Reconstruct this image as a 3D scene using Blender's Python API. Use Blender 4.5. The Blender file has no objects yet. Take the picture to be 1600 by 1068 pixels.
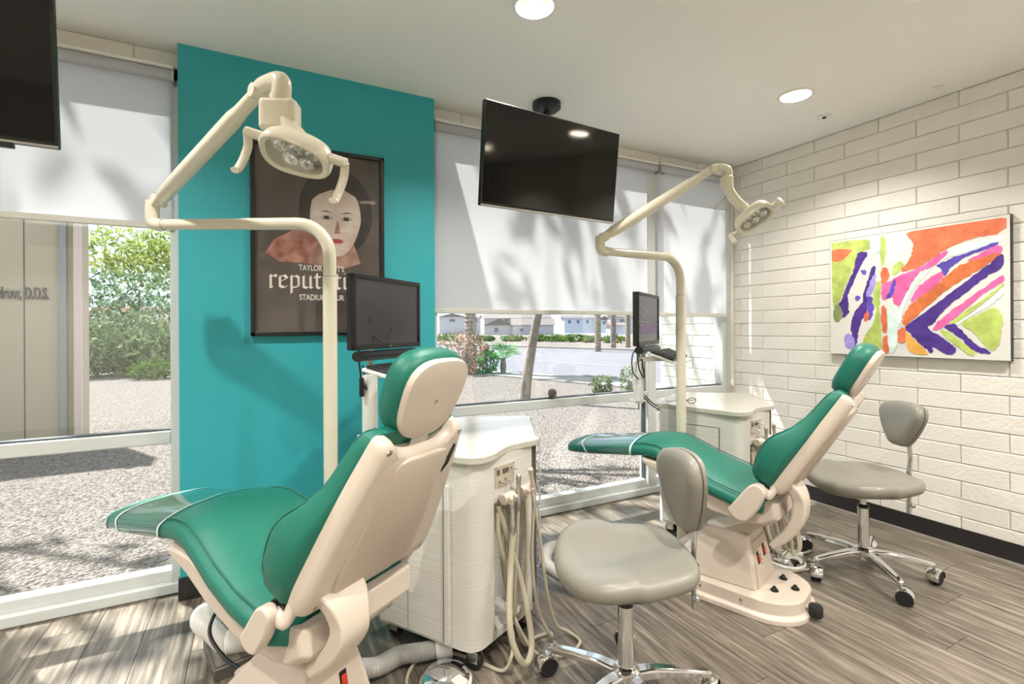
import bpy, bmesh, math, random
from math import sin, cos, pi, radians, sqrt
from mathutils import Vector, Matrix, noise
random.seed(7)
scene = bpy.context.scene
COL = scene.collection

# ------------------------------------------------------------------ camera
YAW, ROLL, CAM_H = 27.3, 0.3, 1.26
cam_data = bpy.data.cameras.new('camera')
cam_data.sensor_width = 36.0
cam_data.lens = 36.0 * 766.0 / 1600.0
cam_data.shift_y = -21.0 / 1600.0
cam_data.clip_start = 0.02
cam_data.clip_end = 500
camera = bpy.data.objects.new('camera', cam_data)
COL.objects.link(camera)
camera.matrix_world = (Matrix.Translation((0, 0, CAM_H)) @ Matrix.Rotation(radians(-YAW), 4, 'Z')
                       @ Matrix.Rotation(radians(90), 4, 'X') @ Matrix.Rotation(radians(-ROLL), 4, 'Z'))
scene.camera = camera

# ------------------------------------------------------------------ world, sun, exposure
world = bpy.data.worlds.new('sky')
scene.world = world
world.use_nodes = True
bg = world.node_tree.nodes['Background']
bg.inputs[0].default_value = (0.72, 0.86, 1.0, 1)
bg.inputs[1].default_value = 1.5
SUN_DIR = Vector((0.546, -1.0, -1.92)).normalized()
sun = bpy.data.lights.new('sun', 'SUN')
sun.energy = 17.0
sun.angle = radians(0.9)
sun.color = (1.0, 0.97, 0.93)
sun_o = bpy.data.objects.new('sun', sun)
COL.objects.link(sun_o)
sun_o.rotation_euler = SUN_DIR.to_track_quat('-Z', 'Y').to_euler()
CAN_POWER = (44.0, 38.0, 23.0)     # rows from the back of the room to the window
vs = scene.view_settings
vs.view_transform = 'Standard'
vs.look = 'None'
vs.exposure = 0.25
vs.gamma = 1.0
vs.use_curve_mapping = False

# ------------------------------------------------------------------ helpers: materials
def srgb(r, g, b):
    def c(u):
        u /= 255.0
        return u / 12.92 if u <= 0.04045 else ((u + 0.055) / 1.055) ** 2.4
    return (c(r), c(g), c(b), 1.0)

MATS = {}
def mat(name, rgb, rough=0.5, metal=0.0, spec=0.5, coat=0.0, bump=None, mottle=None, emit=None, sheen=0):
    """principled material; bump=(scale,strength), mottle=(scale, other rgb, amount)"""
    if name in MATS:
        return MATS[name]
    m = bpy.data.materials.new(name)
    m.use_nodes = True
    nt = m.node_tree
    p = nt.nodes['Principled BSDF']
    p.inputs['Base Color'].default_value = srgb(*rgb)
    p.inputs['Roughness'].default_value = rough
    p.inputs['Metallic'].default_value = metal
    p.inputs['Specular IOR Level'].default_value = spec
    p.inputs['Coat Weight'].default_value = coat
    tc = nt.nodes.new('ShaderNodeTexCoord')
    if mottle:
        n = nt.nodes.new('ShaderNodeTexNoise')
        n.inputs['Scale'].default_value = mottle[0]
        n.inputs['Detail'].default_value = 5
        nt.links.new(tc.outputs['Object'], n.inputs['Vector'])
        r = nt.nodes.new('ShaderNodeValToRGB')
        r.color_ramp.elements[0].position = 0.35
        r.color_ramp.elements[1].position = 0.65
        a, b = Vector(srgb(*rgb)), Vector(srgb(*mottle[1]))
        r.color_ramp.elements[0].color = a
        r.color_ramp.elements[1].color = a.lerp(b, mottle[2])
        nt.links.new(n.outputs['Fac'], r.inputs['Fac'])
        nt.links.new(r.outputs['Color'], p.inputs['Base Color'])
    if bump:
        n = nt.nodes.new('ShaderNodeTexNoise')
        n.inputs['Scale'].default_value = bump[0]
        n.inputs['Detail'].default_value = 4
        nt.links.new(tc.outputs['Object'], n.inputs['Vector'])
        b = nt.nodes.new('ShaderNodeBump')
        b.inputs['Strength'].default_value = bump[1]
        b.inputs['Distance'].default_value = 0.01
        nt.links.new(n.outputs['Fac'], b.inputs['Height'])
        nt.links.new(b.outputs['Normal'], p.inputs['Normal'])
    if emit:
        p.inputs['Emission Color'].default_value = srgb(*emit[0])
        p.inputs['Emission Strength'].default_value = emit[1]
    MATS[name] = m
    return m

def streak_mat(name, c1, c2, axis_scale, rough, per_object=False, bump=0.1, spec=0.4, detail=6, warp=0.35, c3=None, lo=0.3, hi=0.7):
    """noise stretched along one axis: wood grain, laminate lines"""
    m = bpy.data.materials.new(name)
    m.use_nodes = True
    nt = m.node_tree
    p = nt.nodes['Principled BSDF']
    p.inputs['Roughness'].default_value = rough
    p.inputs['Specular IOR Level'].default_value = spec
    tc = nt.nodes.new('ShaderNodeTexCoord')
    mp = nt.nodes.new('ShaderNodeMapping')
    mp.inputs['Scale'].default_value = axis_scale
    nt.links.new(tc.outputs['Object'], mp.inputs['Vector'])
    vec = mp.outputs['Vector']
    oi = nt.nodes.new('ShaderNodeObjectInfo')
    if per_object:
        mul = nt.nodes.new('ShaderNodeMath'); mul.operation = 'MULTIPLY'; mul.inputs[1].default_value = 91.7
        nt.links.new(oi.outputs['Random'], mul.inputs[0])
        add = nt.nodes.new('ShaderNodeVectorMath'); add.operation = 'ADD'
        nt.links.new(vec, add.inputs[0]); nt.links.new(mul.outputs[0], add.inputs[1])
        vec = add.outputs[0]
    n = nt.nodes.new('ShaderNodeTexNoise')
    n.inputs['Scale'].default_value = 1.0
    n.inputs['Detail'].default_value = detail
    n.inputs['Roughness'].default_value = 0.62
    n.inputs['Distortion'].default_value = warp
    nt.links.new(vec, n.inputs['Vector'])
    r = nt.nodes.new('ShaderNodeValToRGB')
    r.color_ramp.elements[0].position = lo
    r.color_ramp.elements[1].position = hi
    r.color_ramp.elements[0].color = srgb(*c1)
    r.color_ramp.elements[1].color = srgb(*c2)
    if c3:
        e = r.color_ramp.elements.new((lo + hi) / 2); e.color = srgb(*c3)
    nt.links.new(n.outputs['Fac'], r.inputs['Fac'])
    col = r.outputs['Color']
    if per_object:
        hsv = nt.nodes.new('ShaderNodeHueSaturation')
        mr = nt.nodes.new('ShaderNodeMapRange')
        mr.inputs['To Min'].default_value = 0.8; mr.inputs['To Max'].default_value = 1.18
        nt.links.new(oi.outputs['Random'], mr.inputs['Value'])
        nt.links.new(mr.outputs[0], hsv.inputs['Value'])
        nt.links.new(col, hsv.inputs['Color'])
        col = hsv.outputs['Color']
    nt.links.new(col, p.inputs['Base Color'])
    b = nt.nodes.new('ShaderNodeBump')
    b.inputs['Strength'].default_value = bump
    b.inputs['Distance'].default_value = 0.003
    nt.links.new(n.outputs['Fac'], b.inputs['Height'])
    nt.links.new(b.outputs['Normal'], p.inputs['Normal'])
    MATS[name] = m
    return m

def glass_mat(name, tint=(1, 1, 1), refl=1.0, rough=0.0):
    """clear sheet: light passes straight through, mirror reflection by Fresnel"""
    m = bpy.data.materials.new(name)
    m.use_nodes = True
    nt = m.node_tree
    for n in list(nt.nodes):
        nt.nodes.remove(n)
    out = nt.nodes.new('ShaderNodeOutputMaterial')
    mix = nt.nodes.new('ShaderNodeMixShader')
    tr = nt.nodes.new('ShaderNodeBsdfTransparent')
    tr.inputs[0].default_value = (*tint, 1)
    gl = nt.nodes.new('ShaderNodeBsdfGlossy')
    gl.inputs['Roughness'].default_value = rough
    gl.inputs[0].default_value = (1, 1, 1, 1)
    lw = nt.nodes.new('ShaderNodeLayerWeight')
    lw.inputs[0].default_value = 0.5
    po = nt.nodes.new('ShaderNodeMath'); po.operation = 'POWER'; po.inputs[1].default_value = 5
    nt.links.new(lw.outputs['Facing'], po.inputs[0])
    mu = nt.nodes.new('ShaderNodeMath'); mu.operation = 'MULTIPLY_ADD'; mu.use_clamp = True
    mu.inputs[1].default_value = 0.9; mu.inputs[2].default_value = 0.04 * refl
    nt.links.new(po.outputs[0], mu.inputs[0])
    nt.links.new(mu.outputs[0], mix.inputs[0])
    nt.links.new(tr.outputs[0], mix.inputs[1])
    nt.links.new(gl.outputs[0], mix.inputs[2])
    nt.links.new(mix.outputs[0], out.inputs[0])
    MATS[name] = m
    return m

def cloth_mat(name, rgb, trans):
    """woven shade cloth: diffuse plus light coming through"""
    m = bpy.data.materials.new(name)
    m.use_nodes = True
    nt = m.node_tree
    for n in list(nt.nodes):
        nt.nodes.remove(n)
    out = nt.nodes.new('ShaderNodeOutputMaterial')
    mix = nt.nodes.new('ShaderNodeMixShader')
    mix.inputs[0].default_value = trans
    d = nt.nodes.new('ShaderNodeBsdfDiffuse'); d.inputs[0].default_value = srgb(*rgb)
    t = nt.nodes.new('ShaderNodeBsdfTranslucent'); t.inputs[0].default_value = srgb(*rgb)
    nt.links.new(d.outputs[0], mix.inputs[1]); nt.links.new(t.outputs[0], mix.inputs[2])
    nt.links.new(mix.outputs[0], out.inputs[0])
    MATS[name] = m
    return m

def leaf_mat(name, c1, c2, c3=None, trans=0.25):
    m = bpy.data.materials.new(name)
    m.use_nodes = True
    nt = m.node_tree
    for n in list(nt.nodes):
        nt.nodes.remove(n)
    out = nt.nodes.new('ShaderNodeOutputMaterial')
    g = nt.nodes.new('ShaderNodeNewGeometry')
    r = nt.nodes.new('ShaderNodeValToRGB')
    r.color_ramp.elements[0].color = srgb(*c1)
    r.color_ramp.elements[1].color = srgb(*c2)
    r.color_ramp.elements[1].position = 0.8
    if c3:
        e = r.color_ramp.elements.new(0.86); e.color = srgb(*c3)
    nt.links.new(g.outputs['Random Per Island'], r.inputs[0])
    mix = nt.nodes.new('ShaderNodeMixShader'); mix.inputs[0].default_value = trans
    d = nt.nodes.new('ShaderNodeBsdfDiffuse'); t = nt.nodes.new('ShaderNodeBsdfTranslucent')
    nt.links.new(r.outputs[0], d.inputs[0]); nt.links.new(r.outputs[0], t.inputs[0])
    nt.links.new(d.outputs[0], mix.inputs[1]); nt.links.new(t.outputs[0], mix.inputs[2])
    nt.links.new(mix.outputs[0], out.inputs[0])
    MATS[name] = m
    return m

# ------------------------------------------------------------------ helpers: meshes
def smooth_path(pts, n=6, closed=False):
    """Catmull-Rom through the points"""
    P = [Vector(p) for p in pts]
    out = []
    N = len(P)
    rng = range(N) if closed else range(N - 1)
    for i in rng:
        if closed:
            p0, p1, p2, p3 = P[i - 1], P[i], P[(i + 1) % N], P[(i + 2) % N]
        else:
            p1, p2 = P[i], P[i + 1]
            p0 = P[i - 1] if i > 0 else p1 * 2 - p2
            p3 = P[i + 2] if i + 2 < N else p2 * 2 - p1
        for k in range(n):
            t = k / n
            out.append(0.5 * ((2 * p1) + (p2 - p0) * t + (2 * p0 - 5 * p1 + 4 * p2 - p3) * t * t + (3 * p1 - p0 - 3 * p2 + p3) * t ** 3))
    if not closed:
        out.append(P[-1])
    return out

def rounded(poly, r, n=4):
    """round every corner of a 2D polygon; r may be a list"""
    out = []
    N = len(poly)
    for i in range(N):
        a, b, c = Vector(poly[i - 1][:2]), Vector(poly[i][:2]), Vector(poly[(i + 1) % N][:2])
        rr = r[i] if isinstance(r, (list, tuple)) else r
        if rr <= 0:
            out.append((b.x, b.y)); continue
        u, v = (a - b), (c - b)
        lu, lv = u.length, v.length
        t = min(rr, lu * 0.48, lv * 0.48)
        p, q = b + u / lu * t, b + v / lv * t
        for k in range(n + 1):
            s = k / n
            w = p * (1 - s) ** 2 + b * 2 * s * (1 - s) + q * s * s
            out.append((w.x, w.y))
    return out

def superellipse(rx, ry, e=2.6, n=32):
    pts = []
    for k in range(n):
        a = 2 * pi * k / n
        c, s = cos(a), sin(a)
        pts.append((rx * math.copysign(abs(c) ** (2 / e), c), ry * math.copysign(abs(s) ** (2 / e), s)))
    return pts

class MB:
    def __init__(self):
        self.v, self.f = [], []
    def add(self, verts, faces):
        o = len(self.v)
        self.v += [Vector(p) for p in verts]
        self.f += [tuple(i + o for i in f) for f in faces]
        return self
    def box(self, lo, hi, M=None):
        x0, y0, z0 = lo; x1, y1, z1 = hi
        vs_ = [Vector(p) for p in ((x0, y0, z0), (x1, y0, z0), (x1, y1, z0), (x0, y1, z0), (x0, y0, z1), (x1, y0, z1), (x1, y1, z1), (x0, y1, z1))]
        if M is not None:
            vs_ = [M @ p for p in vs_]
        return self.add(vs_, [(0, 3, 2, 1), (4, 5, 6, 7), (0, 1, 5, 4), (1, 2, 6, 5), (2, 3, 7, 6), (3, 0, 4, 7)])
    def cbox(self, c, s, M=None):
        lo = [-a / 2 for a in s]; hi = [a / 2 for a in s]
        T = Matrix.Translation(c)
        return self.box(lo, hi, T @ M if M is not None else T)
    def loft(self, rings, cap=True, closed=False):
        n = len(rings[0])
        o = len(self.v)
        for r in rings:
            self.v += [Vector(p) for p in r]
        m = len(rings)
        for i in range(m if closed else m - 1):
            a, b = o + i * n, o + ((i + 1) % m) * n
            for k in range(n):
                k2 = (k + 1) % n
                self.f.append((a + k, a + k2, b + k2, b + k))
        if cap and not closed:
            self.f.append(tuple(o + k for k in reversed(range(n))))
            self.f.append(tuple(o + (m - 1) * n + k for k in range(n)))
        return self
    def prism(self, poly, z0, z1, M=None):
        M = M or Matrix()
        return self.loft([[M @ Vector((x, y, z0)) for x, y in poly], [M @ Vector((x, y, z1)) for x, y in poly]])
    def tube(self, path, r, n=10, closed=False, flat=None):
        """sweep a circle (or an ellipse: flat=(a,b,up)) along a path"""
        P = [Vector(p) for p in path]
        N = len(P)
        rings = []
        up = None
        for i in range(N):
            if closed:
                t = (P[(i + 1) % N] - P[i - 1])
            else:
                t = (P[min(i + 1, N - 1)] - P[max(i - 1, 0)])
            t.normalize()
            if up is None:
                up = Vector((0, 0, 1)) if abs(t.z) < 0.9 else Vector((1, 0, 0))
                if flat and len(flat) > 2:
                    up = Vector(flat[2])
            up = up - t * up.dot(t)
            up.normalize()
            s = t.cross(up)
            rr = r[i] if isinstance(r, (list, tuple)) else r
            a, b = (rr, rr) if not flat else (flat[0], flat[1])
            rings.append([P[i] + s * (a * cos(2 * pi * k / n)) + up * (b * sin(2 * pi * k / n)) for k in range(n)])
        return self.loft(rings, cap=not closed, closed=closed)
    def strip(self, path, w, h, side):
        """sweep a rectangle (w across 'side', h along the other) along a path"""
        P = [Vector(p) for p in path]
        side = Vector(side).normalized()
        rings = []
        for i in range(len(P)):
            t = (P[min(i + 1, len(P) - 1)] - P[max(i - 1, 0)]).normalized()
            nn = t.cross(side).normalized()
            ww = w[i] if isinstance(w, (list, tuple)) else w
            hh = h[i] if isinstance(h, (list, tuple)) else h
            rings.append([P[i] + side * (ww / 2 * a) + nn * (hh / 2 * b) for a, b in ((-1, -1), (1, -1), (1, 1), (-1, 1))])
        return self.loft(rings)
    def lathe(self, prof, n=20, M=None, ring=False):
        """profile of (r,z) about z; ring=True for a hollow ring profile"""
        M = M or Matrix()
        rings = [[M @ Vector((max(r, 1e-4) * cos(2 * pi * k / n), max(r, 1e-4) * sin(2 * pi * k / n), z)) for k in range(n)] for r, z in prof]
        return self.loft(rings, cap=not ring, closed=ring)
    def ball(self, c, r, n=14):
        if not isinstance(r, (tuple, list)):
            r = (r, r, r)
        T = Matrix.Translation(c) @ Matrix.Diagonal((r[0], r[1], r[2], 1))
        return self.lathe([(sin(pi * k / 8), -cos(pi * k / 8)) for k in range(9)], n, T)
    def build(self, name, material, parent=None, smooth=35, bevel=0, seg=2, sub=0, loc=None, M=None):
        me = bpy.data.meshes.new(name)
        vs_ = self.v if M is None else [M @ p for p in self.v]
        me.from_pydata([tuple(p) for p in vs_], [], self.f)
        me.validate()
        bm = bmesh.new(); bm.from_mesh(me)
        bmesh.ops.recalc_face_normals(bm, faces=bm.faces)
        bm.to_mesh(me); bm.free()
        if material:
            me.materials.append(material)
        if smooth:
            me.polygons.foreach_set('use_smooth', [True] * len(me.polygons))
            if not sub:
                me.set_sharp_from_angle(angle=radians(smooth))
        o = bpy.data.objects.new(name, me)
        COL.objects.link(o)
        if parent:
            o.parent = parent
        if loc:
            o.location = loc
        if bevel:
            b = o.modifiers.new('bevel', 'BEVEL')
            b.width = bevel; b.segments = seg; b.limit_method = 'ANGLE'; b.angle_limit = radians(40)
            b.harden_normals = False
        if sub:
            s = o.modifiers.new('subdivision', 'SUBSURF'); s.levels = sub; s.render_levels = sub
        return o

def frame_matrix(o, x, z):
    """matrix with local z along z and local x near x"""
    z = Vector(z).normalized()
    x = Vector(x)
    x = (x - z * x.dot(z)).normalized()
    y = z.cross(x)
    return Matrix(((x.x, y.x, z.x, o[0]), (x.y, y.y, z.y, o[1]), (x.z, y.z, z.z, o[2]), (0, 0, 0, 1)))

def between(a, b, x=(0.3, 0.5, 0.8)):
    a, b = Vector(a), Vector(b)
    d = b - a
    if abs(d.normalized().dot(Vector(x).normalized())) > 0.95:
        x = (1, 0, 0)
    return frame_matrix(a, x, d), d.length

def tag(o, label, cat, group=None, kind=None):
    o['label'] = label; o['category'] = cat
    if group: o['group'] = group
    if kind: o['kind'] = kind
    return o

def thing(name, label, cat, loc=(0, 0, 0), rotz=0, group=None):
    o = bpy.data.objects.new(name, None)
    COL.objects.link(o)
    o.empty_display_size = 0.1
    o.location = loc
    o.rotation_euler = (0, 0, rotz)
    return tag(o, label, cat, group)

def structure(o, label=None, cat=None):
    o['kind'] = 'structure'
    if label: o['label'] = label
    if cat: o['category'] = cat
    return o

def copy_part(src, parent, loc=None, rot=None, material=None):
    c = src.copy()
    COL.objects.link(c)
    c.parent = parent
    if loc is not None: c.location = loc
    if rot is not None: c.rotation_euler = rot
    return c

# ------------------------------------------------------------------ materials
M_WHITE = mat('white_paint', (214, 211, 203), 0.7, bump=(60, 0.05))
M_CEIL = mat('ceiling_paint', (238, 237, 232), 0.8, bump=(90, 0.08))
M_TEAL = mat('teal_paint', (46, 162, 170), 0.55, bump=(120, 0.05))
M_BLOCK = mat('painted_block', (234, 230, 221), 0.6, bump=(55, 0.35), mottle=(3, (226, 221, 210), 0.6))
M_MORTAR = mat('painted_mortar', (206, 200, 188), 0.8, bump=(80, 0.3))
M_BLACKBASE = mat('black_vinyl_base', (38, 35, 36), 0.4)
M_FRAME = mat('window_aluminium', (205, 208, 205), 0.45, spec=0.5)
M_GASKET = mat('dark_gasket', (70, 74, 78), 0.6)
M_GLASS = glass_mat('window_glass', (0.97, 0.985, 0.98), 1.6)
M_CLOTH = cloth_mat('blind_cloth', (206, 207, 211), 0.30)
M_BAR = mat('blind_bar', (204, 202, 192), 0.5)
M_PLANK = streak_mat('floor_plank_wood', (62, 55, 48), (160, 149, 133), (58, 3.6, 58), 0.34, per_object=True, bump=0.2, c3=(110, 101, 89), lo=0.27, hi=0.76, detail=9)
M_SUBFLOOR = mat('floor_joint', (60, 54, 48), 0.8)
M_GREEN = mat('green_vinyl', (26, 106, 89), 0.42, spec=0.38, bump=(420, 0.12))
M_PIPING = mat('green_piping', (34, 96, 80), 0.45)
M_BEIGE = mat('beige_plastic', (200, 187, 172), 0.38, spec=0.5)
M_BEIGE2 = mat('beige_plastic_darker', (190, 176, 160), 0.45)  # slightly darker, rougher beige for panels and small fittings
M_CREAM = mat('cream_enamel', (212, 205, 184), 0.22, spec=0.55, coat=0.3)
M_LAM = streak_mat('cart_laminate', (192, 188, 180), (224, 221, 213), (0.6, 0.6, 260), 0.4, bump=0.03, detail=2, warp=0.0)
M_QUARTZ = mat('white_quartz', (206, 202, 193), 0.16, spec=0.6, mottle=(180, (172, 165, 150), 0.8))
M_SEAM = mat('dark_seam', (92, 84, 74), 0.7)
M_HOSE = mat('hose_beige', (178, 169, 148), 0.4)
M_GREYHOSE = mat('hose_grey', (176, 174, 168), 0.5)
M_CHROME = mat('chrome', (225, 225, 225), 0.08, metal=1.0)
M_STEEL = mat('brushed_steel', (190, 188, 184), 0.25, metal=1.0)
M_GREIGE = mat('greige_vinyl', (128, 124, 113), 0.35, spec=0.5, bump=(380, 0.08))
M_BLACK = mat('black_plastic', (18, 18, 19), 0.35)
M_RUBBER = mat('black_rubber', (26, 26, 27), 0.6)
M_SCREEN = mat('tv_screen', (4, 4, 5), 0.06, spec=0.5)
M_MONSCREEN = mat('monitor_screen', (62, 58, 60), 0.25, spec=0.4)
M_WHITEPL = mat('white_plastic', (226, 224, 218), 0.35)
M_RED = mat('red_switch', (190, 48, 22), 0.35)
M_KEYS = mat('keyboard_keys', (34, 34, 36), 0.5)
M_FILM = glass_mat('clear_film', (0.93, 0.96, 0.97), 3.2, 0.06)
M_LENS = glass_mat('lamp_lens', (0.98, 0.99, 0.98), 1.0, 0.02)
# ================================================================== THE ROOM
RX0, RX1, RY0, RY1, RH = -3.2, 3.55, -2.6, 2.87, 2.6
# ---- floor of vinyl planks
floor = structure(MB().box((RX0 - 0.1, RY0 - 0.1, -0.08), (RX1 + 0.2, RY1 + 0.1, -0.005)).build('floor', M_SUBFLOOR, smooth=0),
                  'grey brown wood plank floor running towards the windows', 'floor')
PW, PL = 0.187, 1.22
def plank_mesh(w, l):
    o = MB().box((-w / 2 + 0.0011, -l / 2 + 0.0011, -0.006), (w / 2 - 0.0011, l / 2 - 0.0011, 0)).build('plank', M_PLANK, floor, smooth=0)
    return o
plank_cache = {}
k0 = -13
x = -0.804 + PW * k0
col = 0
while x < RX1 - 0.001:
    w0, w1 = max(x, RX0), min(x + PW, RX1)
    off = (col * 0.437) % 1.0
    y = RY0 - off * PL
    while y < 2.83:
        l0, l1 = max(y, RY0), min(y + PL, 2.83)
        if w1 - w0 > 0.01 and l1 - l0 > 0.02:
            key = (round(w1 - w0, 4), round(l1 - l0, 4))
            c = ((w0 + w1) / 2, (l0 + l1) / 2, 0)
            if key in plank_cache:
                copy_part(plank_cache[key], floor, c)
            else:
                p = plank_mesh(*key); p.location = c
                plank_cache[key] = p
        y += PL
    x += PW
    col += 1

# ---- ceiling with round openings for the recessed lights
CANX, CANY, CR = [-2.4, -0.7, 1.025, 2.766], [-1.5, 0.15, 1.765], 0.078
mb = MB()
xs = sorted([RX0, RX1] + [c + s * 0.15 for c in CANX for s in (-1, 1)])
ys = sorted([RY0, RY1 + 0.02] + [c + s * 0.15 for c in CANY for s in (-1, 1)])
for i in range(len(xs) - 1):
    for j in range(len(ys) - 1):
        x0, x1, y0, y1 = xs[i], xs[i + 1], ys[j], ys[j + 1]
        if i % 2 == 1 and j % 2 == 1:
            cx, cy = (x0 + x1) / 2, (y0 + y1) / 2
            N = 32
            inner, outer = [], []
            for k in range(N):
                a = 2 * pi * k / N + pi / 4
                m_ = max(abs(cos(a)), abs(sin(a)))
                inner.append((cx + CR * cos(a), cy + CR * sin(a), RH))
                outer.append((cx + 0.15 * cos(a) / m_, cy + 0.15 * sin(a) / m_, RH))
            mb.add(inner + outer, [(k, (k + 1) % N, N + (k + 1) % N, N + k) for k in range(N)])
        else:
            mb.add([(x0, y0, RH), (x1, y0, RH), (x1, y1, RH), (x0, y1, RH)], [(0, 1, 2, 3)])
mb.box((RX0 - 0.2, RY0 - 0.2, 2.78), (RX1 + 0.25, RY1 + 0.08, 2.9))  # unseen slab above the ceiling, added to block sunlight
structure(mb.build('ceiling', M_CEIL, smooth=0), 'smooth off white ceiling with recessed lights', 'ceiling')

# ---- plain walls behind and beside the camera
structure(MB().box((RX0 - 0.2, RY0 - 0.2, -0.08), (RX1 + 0.2, RY0, 2.8)).build('wall_back', M_WHITE, smooth=0), 'plain white wall behind the chairs', 'wall')
structure(MB().box((RX0 - 0.2, RY0, -0.08), (RX0, RY1 + 0.08, 2.8)).build('wall_left', M_WHITE, smooth=0), 'plain white side wall', 'wall')

# ---- painted block wall at right
COURSES = [2.6, 2.51]
while COURSES[-1] > 0.02:
    COURSES.append(max(0.0, COURSES[-1] - 0.1016))
if COURSES[-2] < 0.03:
    COURSES.pop(-2)
def block_obj(name, lx, h, parent, axis, seed):
    """one painted block, long side along axis ('y' or 'x'), face towards -x or -y, softened edges"""
    g = 0.0020
    L, Hh, T, b = lx / 2 - g, h / 2 - g, 0.030, 0.0038
    rnd = random.Random(seed)
    def j(a): return a + rnd.uniform(-0.0012, 0.0012)
    ring = [(-L, -Hh), (L, -Hh), (L, Hh), (-L, Hh)]
    ring2 = [(j(-L + b), j(-Hh + b)), (j(L - b), j(-Hh + b)), (j(L - b), j(Hh - b)), (j(-L + b), j(Hh - b))]
    rings = [[(T, u, v) for u, v in ring], [(b, u, v) for u, v in ring], [(rnd.uniform(-0.001, 0.001), u, v) for u, v in ring2]]
    if axis == 'x':
        rings = [[(u, d, v) for d, u, v in r] for r in rings]
    return MB().loft(rings).build(name, M_BLOCK, parent, smooth=25)
def lay_blocks(parent, axis, a0, a1, face, courses, joint0, pitch=0.41, first=0):
    cache = {}
    for ci in range(len(courses) - 1):
        zt, zb = courses[ci], courses[ci + 1]
        j0 = joint0 + (pitch / 2 if (ci + first) % 2 else 0)
        k = math.floor((a0 - j0) / pitch)
        while j0 + k * pitch < a1 - 0.005:
            s, e = max(a0, j0 + k * pitch), min(a1, j0 + (k + 1) * pitch)
            k += 1
            if e - s < 0.02:
                continue
            key = (round(e - s, 3), round(zt - zb, 3), random.randrange(3))
            c = (face, (s + e) / 2, (zt + zb) / 2) if axis == 'y' else ((s + e) / 2, face, (zt + zb) / 2)
            if key in cache:
                copy_part(cache[key], parent, c)
            else:
                o = block_obj('block', key[0], key[1], parent, axis, hash(key[:2]) + key[2])
                o.location = c
                cache[key] = o
wall_right = structure(MB().box((3.557, -2.6, -0.08), (3.75, RY1, 2.8)).build('wall_right', M_MORTAR, smooth=0),
                       'cream painted slump block wall with the colourful painting', 'wall')
lay_blocks(wall_right, 'y', -0.7, RY1, 3.55, COURSES, 1.312)
# lintel course over the windows
header = structure(MB().box((RX0, 2.857, 2.5), (RX1 + 0.2, 2.95, 2.8)).build('wall_front', M_MORTAR, smooth=0),
                   'block lintel course above the window blinds', 'wall')
lay_blocks(header, 'x', RX0, RX1, 2.85, [2.6, 2.503], 1.125)
# teal pilaster between the windows
structure(MB().box((-0.332, 2.745, -0.02), (0.913, 3.0, 2.7)).build('wall_teal', M_TEAL, smooth=0),
          'bright teal painted wall between the two windows', 'wall')
# base boards
structure(MB().box((3.541, -2.6, 0), (3.556, 2.845, 0.11)).build('baseboard_right', M_BLACKBASE, smooth=0), 'black vinyl base board under the block wall', 'baseboard')
structure(MB().box((-0.338, 2.735, 0), (0.919, 2.76, 0.105)).build('baseboard_teal', M_BLACKBASE, smooth=0), 'black vinyl base board under the teal wall', 'baseboard')
# quarter trim strip at the floor along the block wall
structure(MB().box((3.527, -2.6, 0), (3.541, 2.845, 0.012)).build('trim_1', mat('trim_grey', (150, 144, 134), 0.5), smooth=0), 'thin grey floor trim along the black base board', 'trim')

# ---- windows
WY = 2.87
def window(n, x0, x1, mullions, low, label, cat='window'):
    t = bpy.data.objects.new('window_%d' % n, None)
    COL.objects.link(t); t.location = (x0, WY, 0)
    structure(t, label, cat)
    def B(name, lo, hi, m=M_FRAME, bevel=0.004):
        return MB().box((lo[0] - x0, lo[1] - WY, lo[2]), (hi[0] - x0, hi[1] - WY, hi[2])).build(name, m, t, bevel=bevel)
    B('jamb', (x0, WY - 0.03, 0.05), (x0 + 0.045, WY + 0.06, 2.52))
    B('jamb', (x1 - 0.045, WY - 0.03, 0.05), (x1, WY + 0.06, 2.52))
    B('head_rail', (x0, WY - 0.03, 2.46), (x1, WY + 0.06, 2.52))
    if low:
        B('sill', (x0, WY - 0.045, 0.0), (x1, WY + 0.09, 0.052), bevel=0.006)
        B('bottom_rail', (x0, WY - 0.015, 0.05), (x1, WY + 0.05, 0.108), bevel=0.006)
    xe = [x0 + 0.045] + [m for mm in mullions for m in mm] + [x1 - 0.045]
    for a, b in mullions:
        B('mullion', (a, WY - 0.04, 0.05), (b, WY + 0.06, 2.5))
        B('gasket', (a - 0.008, WY - 0.004, 0.1), (a, WY + 0.03, 2.48), M_GASKET, 0)
        B('gasket', (b, WY - 0.004, 0.1), (b + 0.008, WY + 0.03, 2.48), M_GASKET, 0)
    for i in range(0, len(xe), 2):
        a, b = xe[i], xe[i + 1]
        B('mid_rail', (a, WY - 0.03, 0.717), (b, WY + 0.05, 0.778), bevel=0.005)
        B('gasket', (a, WY - 0.012, 0.778), (b, WY + 0.03, 0.786), M_GASKET, 0)
        MB().box((a - x0, 0.012, 0.782), (b - x0, 0.018, 2.47)).build('pane', M_GLASS, t, smooth=0)
        MB().box((a - x0, 0.012, 0.10), (b - x0, 0.018, 0.72)).build('pane', M_GLASS, t, smooth=0)
    return t
window(1, -3.2, -0.333, [(-1.07, -1.02)], True, 'tall aluminium framed window left of the teal wall')
window(2, 0.914, 3.5, [(2.62, 2.70)], True, 'tall aluminium framed window between the teal wall and the block wall')
structure(MB().box((3.49, 2.80, 0.0), (3.556, 2.96, 2.52)).build('trim_2', mat('cream_trim', (200, 197, 187), 0.6), smooth=0, bevel=0.004),
          'cream corner trim between the window and the block wall', 'trim')

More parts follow.
